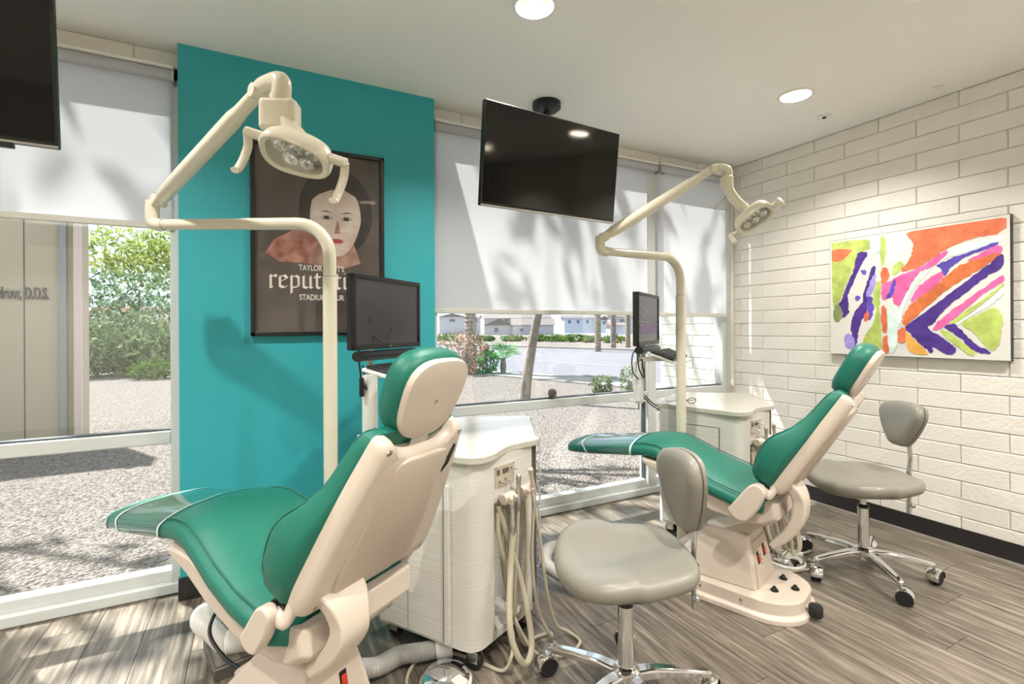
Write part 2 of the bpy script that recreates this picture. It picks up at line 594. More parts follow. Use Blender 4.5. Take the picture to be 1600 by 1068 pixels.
# ---- roller blinds
def blind(x0, x1, zb, label, cord=None):
    t = thing('roller_blind', label, 'blind', (x0, 2.785 if cord else 2.81, zb))
    w = x1 - x0
    zt = 2.49 - zb
    MB().tube([(0.005, 0.0, zt - 0.02), (w - 0.005, 0.0, zt - 0.02)], 0.026, 14).build('roller_tube', M_CLOTH, t)
    MB().box((0, -0.03, zt + 0.002), (w, 0.04, zt + 0.018)).build('head_rail', M_WHITEPL, t, bevel=0.003)
    mb = MB()
    nx, nz = 10, 8
    rings = []
    vs_, fs_ = [], []
    for i in range(nx + 1):
        for k in range(nz + 1):
            u = i / nx
            vs_.append((0.012 + u * (w - 0.024), 0.024 + 0.0015 * sin(u * 5 + k), zt - 0.02 - (zt - 0.02) * k / nz))
    for i in range(nx):
        for k in range(nz):
            a = i * (nz + 1) + k
            fs_.append((a, a + nz + 1, a + nz + 2, a + 1))
    mb.add(vs_, fs_).build('blind_fabric', M_CLOTH, t)
    MB().box((0.008, 0.014, -0.004), (w - 0.008, 0.032, 0.026)).build('bottom_bar', M_BAR, t, bevel=0.004)
    for xx in (0.0, w - 0.006):
        MB().box((xx, -0.03, zt - 0.06), (xx + 0.006, 0.04, zt + 0.002)).build('bracket', M_STEEL, t)
    if cord:
        cx, cz = cord
        mb = MB()
        for dx in (-0.008, 0.008):
            mb.tube([(cx + dx, -0.012, zt - 0.02), (cx + dx, -0.012, cz - zb)], 0.0022, 6)
        mb.build('bead_cord', M_WHITEPL, t)
        MB().lathe([(0.004, -0.03), (0.011, -0.02), (0.011, 0.01), (0.006, 0.02), (0.002, 0.03)], 12, Matrix.Translation((cx, -0.012, cz - zb))).build('cord_weight', M_WHITEPL, t)
    return t
blind(-1.99, -0.352, 1.744, 'white roller blind in the window left of the teal wall')
blind(0.93, 2.752, 1.358, 'wide white roller blind to the right of the teal wall')
blind(2.69, 3.468, 1.35, 'narrow white roller blind beside the block wall with a bead cord', (0.795, 0.80))

# ================================================================== CEILING FIXTURES
M_BULB = mat('warm_bulb', (255, 244, 222), 0.4, emit=((255, 240, 214), 9.0))
M_REFL = mat('can_reflector', (150, 140, 120), 0.25, spec=0.6)
def can_light(x, y, label, group=None):
    t = thing('recessed_light', label, 'ceiling light', (x, y, RH), group=group)
    MB().lathe([(0.077, 0.0), (0.077, 0.0015), (0.072, 0.09), (0.05, 0.15), (0.0, 0.155), (0.0, 0.159), (0.055, 0.154), (0.077, 0.09), (0.081, 0.004), (0.081, 0.0)], 32, ring=True).build('reflector_can', M_REFL, t)
    MB().lathe([(0.077, -0.001), (0.079, -0.005), (0.094, -0.004), (0.096, 0.001), (0.077, 0.001)], 32, ring=True).build('trim_ring', M_WHITEPL, t)
    MB().lathe([(0.0, 0.053), (0.026, 0.055), (0.034, 0.07), (0.03, 0.1), (0.018, 0.14), (0.0, 0.145)], 20).build('bulb', M_BULB, t)
    l = bpy.data.lights.new('can_lamp', 'AREA')
    l.shape = 'DISK'; l.size = 0.07; l.energy = CAN_POWER[CANY.index(y)]; l.color = (1.0, 0.968, 0.92); l.spread = radians(170)
    lo = bpy.data.objects.new('can_lamp', l); COL.objects.link(lo)
    lo.parent = t; lo.location = (0, 0, 0.05)
    return t
for yy in CANY:
    for xx in CANX:
        if yy > 1 and xx == 1.025:
            can_light(xx, yy, 'lit recessed ceiling light cut by the top edge of the picture')
        elif yy > 1 and xx > 2:
            can_light(xx, yy, 'lit recessed ceiling light near the block wall')
        else:
            can_light(xx, yy, 'unseen recessed ceiling light added to brighten the room', 'added recessed lights out of view')  # cans out of view, added to light the room more evenly
t = thing('ceiling_sensor', 'small white square ceiling sensor beside the recessed light', 'sensor', (3.206, 1.86, RH), radians(35))
MB().box((-0.035, -0.035, -0.006), (0.035, 0.035, 0)).build('plate', M_WHITEPL, t, bevel=0.002)
MB().lathe([(0.012, -0.006), (0.011, -0.012), (0.0, -0.013)], 14).build('sensor_eye', M_BLACK, t)
t = thing('ceiling_detector', 'tiny white round ceiling fitting close to the block wall', 'sensor', (3.38, 1.34, RH))
MB().lathe([(0.022, 0), (0.02, -0.006), (0.0, -0.008)], 18).build('cover', M_WHITEPL, t)
MB().lathe([(0.026, 0), (0.026, -0.002), (0.022, -0.003)], 18).build('rim', M_WHITEPL, t)
# ================================================================== OUTSIDE
def ray_pt(px, depth, z=0.0):
    """a point at a given distance in front of the camera position, px measured in a 1600 wide frame"""
    l = (px - 800) / 766.0
    s, c = sin(radians(YAW)), cos(radians(YAW))
    return Vector(((s + l * c) * depth, (c - l * s) * depth, z))
def gravel_mat():
    m = bpy.data.materials.new('gravel'); m.use_nodes = True
    nt = m.node_tree; p = nt.nodes['Principled BSDF']; p.inputs['Roughness'].default_value = 0.95
    tc = nt.nodes.new('ShaderNodeTexCoord')
    v = nt.nodes.new('ShaderNodeTexVoronoi'); v.inputs['Scale'].default_value = 62
    nt.links.new(tc.outputs['Object'], v.inputs['Vector'])
    n = nt.nodes.new('ShaderNodeTexNoise'); n.inputs['Scale'].default_value = 22; n.inputs['Detail'].default_value = 6
    nt.links.new(tc.outputs['Object'], n.inputs['Vector'])
    r = nt.nodes.new('ShaderNodeValToRGB')
    r.color_ramp.elements[0].position = 0.0; r.color_ramp.elements[0].color = srgb(66, 58, 54)
    r.color_ramp.elements[1].position = 1.0; r.color_ramp.elements[1].color = srgb(148, 139, 132)
    sep = nt.nodes.new('ShaderNodeSeparateColor')
    nt.links.new(v.outputs['Color'], sep.inputs[0])
    nt.links.new(sep.outputs[0], r.inputs[0])
    nt.links.new(r.outputs[0], p.inputs['Base Color'])
    b = nt.nodes.new('ShaderNodeBump'); b.inputs['Strength'].default_value = 1.0; b.inputs['Distance'].default_value = 0.03
    nt.links.new(v.outputs['Distance'], b.inputs['Height']); b.invert = True
    nt.links.new(b.outputs['Normal'], p.inputs['Normal'])
    return m
M_GRAVEL = gravel_mat()
M_ASPHALT = mat('asphalt', (84, 84, 92), 0.9, mottle=(2, (94, 93, 100), 0.8), bump=(60, 0.1))
M_CONC = mat('concrete_walk', (132, 129, 126), 0.9, mottle=(3, (124, 121, 117), 0.8))
M_STUCCO = mat('tan_stucco', (186, 168, 144), 0.9, bump=(45, 0.3))
M_BARK = mat('bark', (140, 128, 118), 0.9, bump=(14, 0.9), mottle=(7, (120, 106, 94), 1.0))
M_PALM = mat('palm_bark', (150, 138, 126), 0.95, bump=(18, 1.0), mottle=(12, (104, 94, 84), 1.0))
M_LEAF = leaf_mat('tree_leaf', (44, 72, 34), (106, 132, 70))
M_LEAF2 = leaf_mat('shrub_leaf', (62, 82, 58), (130, 146, 108))
M_OLEANDER = leaf_mat('oleander_leaf', (48, 84, 58), (130, 160, 120), (244, 240, 240))
M_DRY = leaf_mat('dry_shrub_leaf', (98, 88, 72), (168, 154, 132), (176, 108, 100))
M_FROND = leaf_mat('fan_palm_leaf', (40, 104, 76), (116, 170, 96))

gn = Vector((0.948, 0.319, 0)); gt = Vector((0.319, -0.948, 0))
def strip_ground(name, d0, d1, z, m, label, cat, t0=-60, t1=60):
    pts = [gn * d0 + gt * t0, gn * d1 + gt * t0, gn * d1 + gt * t1, gn * d0 + gt * t1]
    o = MB().prism([(p.x, p.y) for p in pts], z - 0.1, z).build(name, m, smooth=0)
    return structure(o, label, cat)
structure(MB().box((-60, 2.965, -0.2), (60, 150, -0.03)).build('ground', M_GRAVEL, smooth=0), 'pale gravel yard outside the windows', 'ground')
strip_ground('sidewalk', 9.25, 10.4, 0.0, M_CONC, 'pale concrete sidewalk along the street', 'sidewalk', -140, 60)
strip_ground('street', 10.5, 24.0, -0.01, M_ASPHALT, 'wide grey asphalt street beyond the gravel', 'street', -140, 60)
strip_ground('street_marking', 14.0, 14.14, 0.004, M_CONC, 'white painted line along the asphalt street', 'road line', -140, 60)
strip_ground('kerb', 24.0, 24.4, 0.1, M_CONC, 'concrete kerb on the far side of the street', 'kerb', -140, 60)

# masonry fin and garden wall
structure(MB().box((0.62, 3.01, -0.1), (0.9, 3.8, 2.9)).build('wall_fin', M_BLOCK, smooth=0), 'painted block fin outside behind the teal wall', 'wall')
garden = structure(MB().box((3.562, 2.97, -0.1), (3.75, 3.66, 2.45)).build('wall_garden', M_MORTAR, smooth=0), 'sunlit block wall outside the narrow window', 'wall')
zc = [1.9]
while zc[-1] > 0.15: zc.append(zc[-1] - 0.1016)
lay_blocks(garden, 'y', 2.97, 3.66, 3.552, zc, 3.05)

# tan stucco wing with dimensional lettering
wing = structure(MB().box((-9, 7.5, -0.1), (-1.87, 7.8, 3.3)).build('wall_wing', M_STUCCO, smooth=0), 'shaded tan stucco wall outside with raised lettering', 'wall')
MB().box((-2.375, 7.494, 0), (-2.367, 7.5, 3.3)).build('joint', M_SEAM, wing, smooth=0)
MB().box((-2.06, 7.44, 0), (-1.99, 7.5, 3.3)).build('downspout', mat('downspout_grey', (150, 144, 140), 0.6), wing, bevel=0.01)
MB().box((-1.93, 7.46, 0), (-1.86, 7.5, 3.3)).build('corner_trim', mat('trim_pink', (214, 190, 178), 0.7), wing, smooth=0)
def text_mesh(s, size, extrude, M, name, material, parent, bold=0.0, align='LEFT'):
    cu = bpy.data.curves.new(name, 'FONT')
    cu.body = s; cu.size = size; cu.extrude = extrude; cu.offset = bold; cu.align_x = align
    tmp = bpy.data.objects.new(name, cu); COL.objects.link(tmp)
    dg = bpy.context.evaluated_depsgraph_get()
    me = bpy.data.meshes.new_from_object(tmp.evaluated_get(dg))
    bpy.data.objects.remove(tmp); bpy.data.curves.remove(cu)
    me.name = name
    me.transform(M)
    me.materials.clear(); me.materials.append(material)
    o = bpy.data.objects.new(name, me); COL.objects.link(o); o.parent = parent
    return o
t = thing('wall_lettering', 'dark metal lettering ending in D.D.S. on the stucco wall outside', 'sign', (-2.155, 7.488, 1.63))
text_mesh('ondrow, D.D.S.', 0.185, 0.010, Matrix.Diagonal((0.44, 1, 1, 1)), 'letters', mat('letter_metal', (112, 102, 98), 0.5, 0.3), t, 0.003, 'RIGHT').rotation_euler = (radians(90), 0, 0)

# ---- plants
def leaf_cloud(center, rad, n, size, seed, shell=0.4, flat=0.0):
    rnd = random.Random(seed)
    mb = MB()
    verts, faces = [], []
    for _ in range(n):
        while True:
            p = Vector((rnd.uniform(-1, 1), rnd.uniform(-1, 1), rnd.uniform(-1, 1)))
            if shell < p.length < 1: break
        q = noise.noise(p * 2.3 + Vector((seed, 0, 0)))
        if q < -0.18: continue
        p *= (1 + 0.25 * q)
        c = Vector(center) + Vector((p.x * rad[0], p.y * rad[1], p.z * rad[2]))
        d = Vector((rnd.uniform(-1, 1), rnd.uniform(-1, 1), rnd.uniform(-1, 1))).normalized()
        e = d.cross(Vector((rnd.uniform(-1, 1), rnd.uniform(-1, 1), rnd.uniform(-1, 1)))).normalized()
        s = size * rnd.uniform(0.6, 1.3)
        o = len(verts)
        verts += [c - d * s, c + e * s * 0.35, c + d * s, c - e * s * 0.35]
        faces.append((o, o + 1, o + 2, o + 3))
    mb.v, mb.f = verts, faces
    return mb
def tree(name, label, base, trunk_pts, r0, clouds, leafm, barkm=None, n=900, size=0.09, group=None, cat='tree', seed=1):
    t = thing(name, label, cat, base, group=group)
    pts = smooth_path(trunk_pts, 5)
    rr = [r0 * (1 - 0.45 * i / (len(pts) - 1)) for i in range(len(pts))]
    MB().tube(pts, rr, 12).build('trunk', barkm or M_BARK, t)
    mb = MB()
    for i, (c, rd) in enumerate(clouds):
        b = leaf_cloud(c, rd, n, size, seed * 17 + i)
        mb.add(b.v, b.f)
    if clouds:
        mb.build('foliage', leafm, t, smooth=0)
        bmx = MB()
        for c, rd in clouds:
            bmx.tube(smooth_path([trunk_pts[-1], (Vector(trunk_pts[-1]) + Vector(c)) / 2 + Vector((0, 0, 0.15)), c], 4), 0.035, 7)
        bmx.build('branch', barkm or M_BARK, t)
    return t
def shrub(name, label, base, rad, n, size, m, seed, group=None, cat='shrub'):
    t = thing(name, label, cat, base, group=group)
    b = leaf_cloud((0, 0, rad[2] * 0.92), rad, n, size, seed, shell=0.55)
    b.build('foliage', m, t, smooth=0)
    mb = MB()
    for k in range(5):
        a = k * 1.3
        mb.tube([(0, 0, -0.03), (cos(a) * rad[0] * 0.3, sin(a) * rad[1] * 0.3, rad[2] * 0.9)], 0.02, 6)
    mb.build('stem', M_BARK, t)
    return t
# shade trees close to the building
tree('shade_tree', 'leafy shade tree left of the windows throwing dappled shade', (-3.4, 6.6, -0.03), [(0, 0, 0), (0.1, -0.1, 1.5), (0.5, -0.4, 3.2)], 0.13,
     [((1.55, -1.6, 5.2), (1.25, 1.0, 0.8)), ((0.9, -1.1, 4.7), (1.0, 0.9, 0.7)), ((2.0, -0.9, 5.8), (1.2, 0.9, 0.7))], M_LEAF, n=120, size=0.15, seed=3)
tree('shade_tree', 'leafy shade tree outside behind the teal wall', (0.75, 6.2, -0.03), [(0, 0, 0), (0.05, -0.1, 1.6), (0.2, -0.4, 3.4)], 0.12,
     [((-0.2, -1.5, 5.2), (1.1, 0.9, 0.8)), ((1.2, -1.4, 5.3), (1.1, 1.0, 0.8)), ((0.5, -0.9, 4.6), (1.0, 0.8, 0.6)), ((2.0, -1.1, 4.9), (0.9, 0.8, 0.7)), ((2.3, -0.6, 5.4), (0.9, 0.8, 0.7))], M_LEAF, n=130, size=0.15, seed=5)
b0 = ray_pt(819, 8.7)
tree('leaning_tree', 'pale leaning tree trunk on the gravel outside the right window', (b0.x, b0.y, -0.03), [(0, 0, 0), (0.05, -0.03, 0.5), (0.21, -0.11, 1.5), (0.5, -0.3, 3.0)], 0.105,
     [((-0.1, -1.9, 5.2), (1.4, 1.1, 0.8)), ((0.8, -1.0, 5.6), (1.3, 1.1, 0.8))], M_LEAF, n=260, size=0.14, seed=8)
# palm by the sidewalk with a shrub and a young fan palm at its foot
pb = ray_pt(735, 14.4)
def palm(name, label, base, r, h, seed, fronds=True, group=None):
    t = thing(name, label, 'palm tree', (base.x, base.y, -0.03), group=group)
    prof = []
    rnd = random.Random(seed)
    for k in range(int(h / 0.12)):
        z = k * 0.12
        prof += [(r * (0.93 + 0.05 * rnd.random()), z), (r * (1.04 + 0.05 * rnd.random()), z + 0.09)]
    MB().lathe(prof, 12).build('trunk', M_PALM, t)
    if fronds:
        mb = MB()
        for k in range(22):
            a = k * 2.4 + seed; el = rnd.uniform(-0.5, 0.9)
            d = Vector((cos(a) * cos(el), sin(a) * cos(el), sin(el))); s = d.cross(Vector((0, 0, 1))).normalized()
            L = rnd.uniform(0.9, 1.3)
            o = Vector((0, 0, h))
            mb.add([o, o + d * L * 0.5 + s * 0.3, o + d * L - Vector((0, 0, 0.35)), o + d * L * 0.5 - s * 0.3], [(0, 1, 2, 3)])
        mb.build('frond_crown', M_FROND, t, smooth=0)
    return t
palm('palm_tree', 'rough palm trunk rising from the dry shrub near the teal wall', pb, 0.165, 6.5, 1)
shrub('flowering_shrub', 'dry flowering shrub around the foot of the palm trunk', tuple(ray_pt(728, 14.0, -0.03)), (0.72, 0.72, 0.62), 1500, 0.075, M_DRY, 21)
shrub('green_shrub', 'low blue green shrub between the dry shrub and the fan palm', tuple(ray_pt(762, 13.9, -0.03)), (0.32, 0.32, 0.36), 700, 0.06, M_FROND, 22)
def fan_palm(base, label, seed):
    t = thing('fan_palm', label, 'palm', base)
    MB().lathe([(0.07, 0), (0.09, 0.2), (0.06, 0.45)], 10).build('stem', M_PALM, t)
    rnd = random.Random(seed)
    mb = MB()
    for k in range(13):
        a = k * 2.4; el = rnd.uniform(0.15, 1.1)
        d = Vector((cos(a) * cos(el), sin(a) * cos(el), sin(el))); s = d.cross(Vector((0, 0, 1))).normalized(); u = s.cross(d)
        o = Vector((0, 0, 0.42)) + d * 0.28
        mb.tube([(0, 0, 0.4), o], 0.008, 5)
        for j in range(9):
            b = (j - 4) * 0.28
            e = d * cos(b) + s * sin(b)
            w = (s * cos(b) - d * sin(b)) * 0.02
            mb.add([o, o + e * 0.22 + w, o + e * 0.42 - Vector((0, 0, 0.06)), o + e * 0.22 - w], [(0, 1, 2, 3)])
    mb.build('frond', M_FROND, t, smooth=0)
    return t
fan_palm(tuple(ray_pt(786, 14.0, -0.03)), 'young green fan palm beside the street, right of the dry shrub', 4)
for i, px in enumerate((934, 958, 981, 1009)):
    palm('palm_tree', 'tall palm trunk across the street, %s from the leaning tree' % ['first', 'second', 'third', 'fourth'][i], ray_pt(px, (26.5, 29.0, 32.5, 27.5)[i]), 0.17, 7.0, 9 + i, group='palms across the street')
shrub('round_shrub', 'small round pale shrub on the gravel under the street', tuple(ray_pt(940, 9.6, -0.03)), (0.23, 0.23, 0.19), 700, 0.045, M_LEAF2, 31)
shrub('round_shrub', 'small pale shrub on the gravel behind the tilted monitor', tuple(ray_pt(986, 9.4, -0.03)), (0.22, 0.22, 0.3), 600, 0.045, M_LEAF2, 32)
t = thing('rail_ornament', 'small dark faceted ball resting on the window rail', 'ornament', (1.78, 2.853, 0.786))
MB().lathe([(0.012, 0.0), (0.025, 0.006), (0.0305, 0.022), (0.0305, 0.040), (0.024, 0.055), (0.010, 0.061)], 8).build('ball', mat('ornament_dark', (70, 64, 60), 0.4, mottle=(60, (130, 122, 112), 0.8)), t, smooth=0)
MB().lathe([(0.013, -0.0), (0.013, 0.003)], 8).build('foot', M_BLACK, t)
# hedge and shrubs seen through the left window
for i, (px, dep, rad, n, s, m, lab) in enumerate((
        (150, 13.6, (0.9, 0.9, 0.8), 1500, 0.10, M_LEAF2, 'grey green shrub at the edge of the stucco wall outside'),
        (196, 14.4, (1.2, 1.0, 1.0), 2400, 0.10, M_LEAF2, 'broad grey green shrub at the end of the gravel'),
        (258, 14.2, (1.1, 1.0, 0.85), 2000, 0.10, M_LEAF2, 'grey green shrub outside beside the teal wall'),
        (238, 13.0, (0.55, 0.5, 0.28), 900, 0.06, M_LEAF, 'low light green shrub on the gravel outside the left window'),
        (170, 17.0, (1.6, 1.2, 1.7), 3200, 0.11, M_OLEANDER, 'white flowering oleander behind the stucco wall corner'),
        (240, 18.0, (1.9, 1.4, 1.9), 3800, 0.11, M_OLEANDER, 'white flowering oleander bush high in the left window'),
        (300, 17.5, (1.5, 1.2, 1.6), 2400, 0.11, M_OLEANDER, 'white flowering oleander partly behind the teal wall'))):
    shrub('shrub' if i < 4 else 'oleander_bush', lab, tuple(ray_pt(px, dep, -0.03)), rad, n, s, m, 40 + i)
fb = ray_pt(215, 20.5)
tree('garden_tree', 'yellow green tree filling the top of the left window', (fb.x, fb.y, -0.03), [(0, 0, 0), (0, 0, 3.0)], 0.16,
     [((-0.4, 0, 4.6), (1.9, 1.4, 1.3)), ((1.5, 0.3, 4.7), (1.7, 1.2, 1.3)), ((0.4, 0, 3.9), (1.6, 1.2, 0.9))], leaf_mat('pale_tree_leaf', (110, 130, 60), (188, 196, 120)), n=1500, size=0.13, seed=12)
# ---- houses across the street
M_HOUSE = mat('house_stucco', (176, 175, 180), 0.9)
M_HOUSE2 = mat('house_stucco_grey', (176, 177, 186), 0.9)
M_ROOF = mat('roof_tile', (92, 86, 84), 0.9, bump=(4, 0.5))
M_ROOFRED = mat('roof_red_tile', (150, 84, 66), 0.9, bump=(6, 0.5))
M_DARKWIN = mat('house_window', (92, 98, 108), 0.2)
M_BROWN = mat('house_panel', (168, 140, 140), 0.9)
def gable(mb, x0, x1, y0, y1, z, h, along='x', over=0.35):
    if along == 'x':
        ym = (y0 + y1) / 2
        v = [(x0 - over, y0 - over, z), (x0 - over, y1 + over, z), (x0 - over, ym, z + h), (x1 + over, y0 - over, z), (x1 + over, y1 + over, z), (x1 + over, ym, z + h)]
    else:
        xm = (x0 + x1) / 2
        v = [(x0 - over, y0 - over, z), (x1 + over, y0 - over, z), (xm, y0 - over, z + h), (x0 - over, y1 + over, z), (x1 + over, y1 + over, z), (xm, y1 + over, z + h)]
    mb.add(v, [(0, 1, 2), (5, 4, 3), (0, 2, 5, 3), (1, 4, 5, 2), (0, 3, 4, 1)])
def house(px, dep, label, blocks, wins, m, roofm, turn=0):
    """blocks: (x0,x1,y0,y1,height,roof height,roof direction); wins: (x0,x1,z0,z1,y)"""
    b = ray_pt(px, dep)
    t = thing('house', label, 'house', (b.x, b.y, -0.03), radians(-YAW + turn), 'houses across the street')
    for x0, x1, y0, y1, h, rh, al in blocks:
        w = MB().box((x0, y0, 0), (x1, y1, h)).build('wall', m, t, smooth=0)
        mb = MB(); gable(mb, x0, x1, y0, y1, h, rh, al)
        mb.build('roof', roofm, t, smooth=0)
    for x0, x1, z0, z1, y in wins:
        MB().box((x0, y - 0.06, z0), (x1, y + 0.02, z1)).build('window', M_DARKWIN, t, smooth=0)
    return t
house(706, 118, 'pale two storey house at the left edge of the right window',
      [(-3, 3.2, 0, 8, 4.2, 0.8, 'y'), (3.2, 6.4, 1, 8, 4.0, 0.8, 'x')], [(-0.6, 0.8, 3.0, 3.6, 0), (3.7, 4.2, 2.8, 3.7, 1), (4.6, 5.1, 2.8, 3.7, 1), (5.5, 6.0, 2.8, 3.7, 1)], M_HOUSE2, M_ROOF)
house(797, 100, 'large pale house with a row of upper windows behind the leaning tree',
      [(-5.5, 8.5, 4, 12, 3.5, 1.0, 'x'), (-5, 0.5, 0, 6, 2.0, 1.3, 'y'), (0.5, 8.8, -1, 7, 2.0, 1.4, 'x')],
      [(-4.2 + k * 1.5, -3.4 + k * 1.5, 2.75, 3.35, 4) for k in range(1, 5)] + [(-3.2, -2.4, 0.6, 1.5, 0), (2.0, 2.6, 0.7, 1.3, -1), (4.0, 4.6, 0.7, 1.3, -1)], M_HOUSE, M_ROOF)
house(908, 124, 'pale two storey house right of the leaning tree',
      [(-4, 4, 2, 9, 3.9, 0.8, 'x'), (4, 8, 0, 8, 3.3, 1.1, 'y')], [(-3, -2.4, 2.5, 3.4, 2), (-0.8, -0.2, 2.5, 3.4, 2), (1.6, 2.2, 2.5, 3.4, 2), (5.4, 6.6, 2.2, 3.0, 0)], M_HOUSE2, M_ROOF)
house(985, 98, 'pale house with a tile porch behind the palm trunks',
      [(-3, 4, 0, 8, 3.6, 0.9, 'x'), (-4.5, -1, -3, 2, 1.8, 0.7, 'x')], [(-2, -1.2, 2.3, 3.1, 0), (0.5, 1.1, 2.3, 3.1, 0), (2.2, 2.8, 2.3, 3.1, 0)], M_HOUSE, M_ROOF)
house(150, 34, 'pale cottage with a red tile roof behind the shrubs of the left window',
      [(-2, 4, 0, 5, 1.9, 1.1, 'y'), (-1.0, 5, -2.0, 0.5, 0.9, 0.5, 'x')], [], M_HOUSE, M_ROOFRED, -25)
for i, (px, dep, r) in enumerate(((700, 52, 1.0), (758, 50, 0.7), (800, 49, 0.8), (842, 48, 0.8), (872, 47, 0.8), (900, 46, 0.9), (925, 44, 0.7), (960, 42, 0.8))):
    shrub('roadside_shrub', '%s low green shrub on the far roadside, counted from the teal wall' % ['first', 'second', 'third', 'fourth', 'fifth', 'sixth', 'seventh', 'eighth'][i],
          tuple(ray_pt(px, dep, -0.03)), (r * 1.6, r, r * 0.42), 420, 0.2, M_LEAF, 60 + i, 'shrubs on the far roadside')
# ================================================================== DENTAL CHAIRS
def dental_chair(label, loc, rot, dz=0.0, variant=0, recline=0.0, bracket=1.0, tuck=0.0):
    """local x runs from the toe end (negative) to the head, y across, z up; origin on the floor under the base"""
    t = thing('dental_chair', label, 'dental chair', loc, rot)
    S0 = 0.85
    def P(s, o, z): return Vector((s - S0, o, z + dz))
    # ---- seat cushion: lofted along the profile
    st = [  # s, half width, edge height, thickness, crown
        (-0.012, 0.10, 0.585, 0.030, 0.004), (0.0, 0.135, 0.592, 0.045, 0.008), (0.02, 0.165, 0.600, 0.058, 0.012), (0.06, 0.182, 0.607, 0.062, 0.014),
        (0.18, 0.188, 0.620, 0.062, 0.016), (0.32, 0.192, 0.640, 0.062, 0.020), (0.43, 0.194, 0.655, 0.062, 0.026), (0.51, 0.197, 0.668, 0.064, 0.034), (0.58, 0.203, 0.668, 0.068, 0.038),
        (0.66, 0.212, 0.640, 0.072, 0.036), (0.76, 0.225, 0.597, 0.072, 0.030), (0.88, 0.238, 0.560, 0.070, 0.024), (0.98, 0.242, 0.537, 0.070, 0.02),
        (1.035, 0.238, 0.527, 0.07, 0.018), (1.075, 0.22, 0.521, 0.06, 0.012), (1.092, 0.18, 0.515, 0.04, 0.005)]
    def ring(s, w, z, th, cr, grow=0.0):
        pts = []
        n = 36
        for k in range(n):
            a = 2 * pi * k / n
            c, sn = cos(a), sin(a)
            y = w * math.copysign(abs(c) ** 0.42, c)
            v = (th / 2) * math.copysign(abs(sn) ** 0.55, sn)
            if sn > 0:
                v += cr * (1 - (y / w) ** 2)
            y *= (1 + grow / w); v *= (1 + grow / (th / 2 + 0.01))
            pts.append(P(s, y, z - th / 2 + v))
        return pts
    def interp(s):
        for a, b in zip(st, st[1:]):
            if a[0] <= s <= b[0]:
                f = (s - a[0]) / (b[0] - a[0])
                return tuple(x + (y - x) * f for x, y in zip(a, b))
    seat = MB().loft([ring(*q) for q in st]).build('seat_cushion', M_GREEN, t, smooth=60)
    for sd in (-1, 1):
        path = []
        for k in range(42):
            s = 0.45 + k * (1.05 - 0.45) / 41
            q = interp(s)
            path.append(P(s, sd * (q[1] - 0.022), q[2] - 0.001 + q[4] * 0.22))
        MB().tube(path, 0.0028, 6).build('piping', M_PIPING, seat)
    # clear protective sleeve over the foot end
    ss = [0.09 + k * (0.44 - 0.09) / 8 for k in range(9)]
    film = MB().loft([ring(*interp(s), grow=0.003) for s in ss], cap=False)
    sl = film.build('foot_sleeve', M_FILM, t, smooth=60)
    for s, skew in ((0.10, 0.10), (0.435, 0.0)):
        q = interp(s)
        rr = [ring(*interp(min(0.45, s + d + 0.0)), grow=0.0045) for d in (0.0, 0.012)]
        if skew:
            rr = []
            for d in (0.0, 0.012):
                base = ring(*interp(s + d), grow=0.0045); far = ring(*interp(s + d + skew), grow=0.0045)
                rr.append([base[k].lerp(far[k], 0.5 + 0.5 * -sin(2 * pi * k / 36 + 0.001) if True else 0) for k in range(36)])
        MB().loft(rr, cap=False).build('elastic_band', mat('clear_band', (196, 214, 206), 0.2, spec=0.8), sl, smooth=60)
    # ---- seat pan below
    prof = [(0.50, 0.605), (0.62, 0.595), (0.74, 0.535), (0.88, 0.492), (1.03, 0.464), (1.088, 0.465), (1.10, 0.525), (1.135, 0.52), (1.14, 0.45), (1.09, 0.415), (1.02, 0.405), (0.86, 0.42), (0.72, 0.475), (0.60, 0.545), (0.50, 0.585)]
    mb = MB()
    rings = []
    for o, sc in ((-0.205, 0.94), (-0.185, 1.0), (0.185, 1.0), (0.205, 0.94)):
        cs, cz = 0.80, 0.51
        rings.append([P(cs + (s - cs) * sc, o, cz + (z - cz) * sc) for s, z in prof])
    mb.loft(rings).build('seat_pan', M_BEIGE, t, bevel=0.006)
    # ---- backrest frame: along / normal coordinates
    B0 = Vector((1.125, 0.0, 0.565)); D = Vector((0.513, 0, 0.858)); Nf = Vector((-0.858, 0, 0.513))
    def swing(p):
        c_, s_ = cos(recline), sin(recline)
        x_, z_ = p.x - 1.12, p.z - 0.55
        return Vector((1.12 + c_ * x_ - s_ * z_, 0, 0.55 + s_ * x_ + c_ * z_))
    def Q(a, o, n):
        p = swing(B0 + D * a + Nf * n)
        return P(p.x, o, p.z)
    # cushion
    stb = [(-0.005, 0.19, 0.045), (0.008, 0.232, 0.085), (0.04, 0.256, 0.116), (0.10, 0.266, 0.134), (0.17, 0.262, 0.143), (0.215, 0.250, 0.130), (0.265, 0.230, 0.098),
           (0.315, 0.208, 0.076), (0.38, 0.190, 0.066), (0.44, 0.176, 0.060), (0.475, 0.163, 0.050), (0.492, 0.145, 0.032)]
    def bring(a, w, d, inner=0.0):
        pts = []
        n = 36
        for k in range(n):
            an = 2 * pi * k / n
            c, sn = cos(an), sin(an)
            y = w * math.copysign(abs(c) ** 0.38, c)
            v = (d / 2) * math.copysign(abs(sn) ** 0.42, sn)
            if sn > 0:
                v -= 0.22 * d * (1 - (y / w) ** 2)
            pts.append(Q(a, y, 0.012 + d / 2 + v))
        return pts
    bc = MB().loft([bring(*q) for q in stb]).build('backrest_cushion', M_GREEN, t, smooth=60)
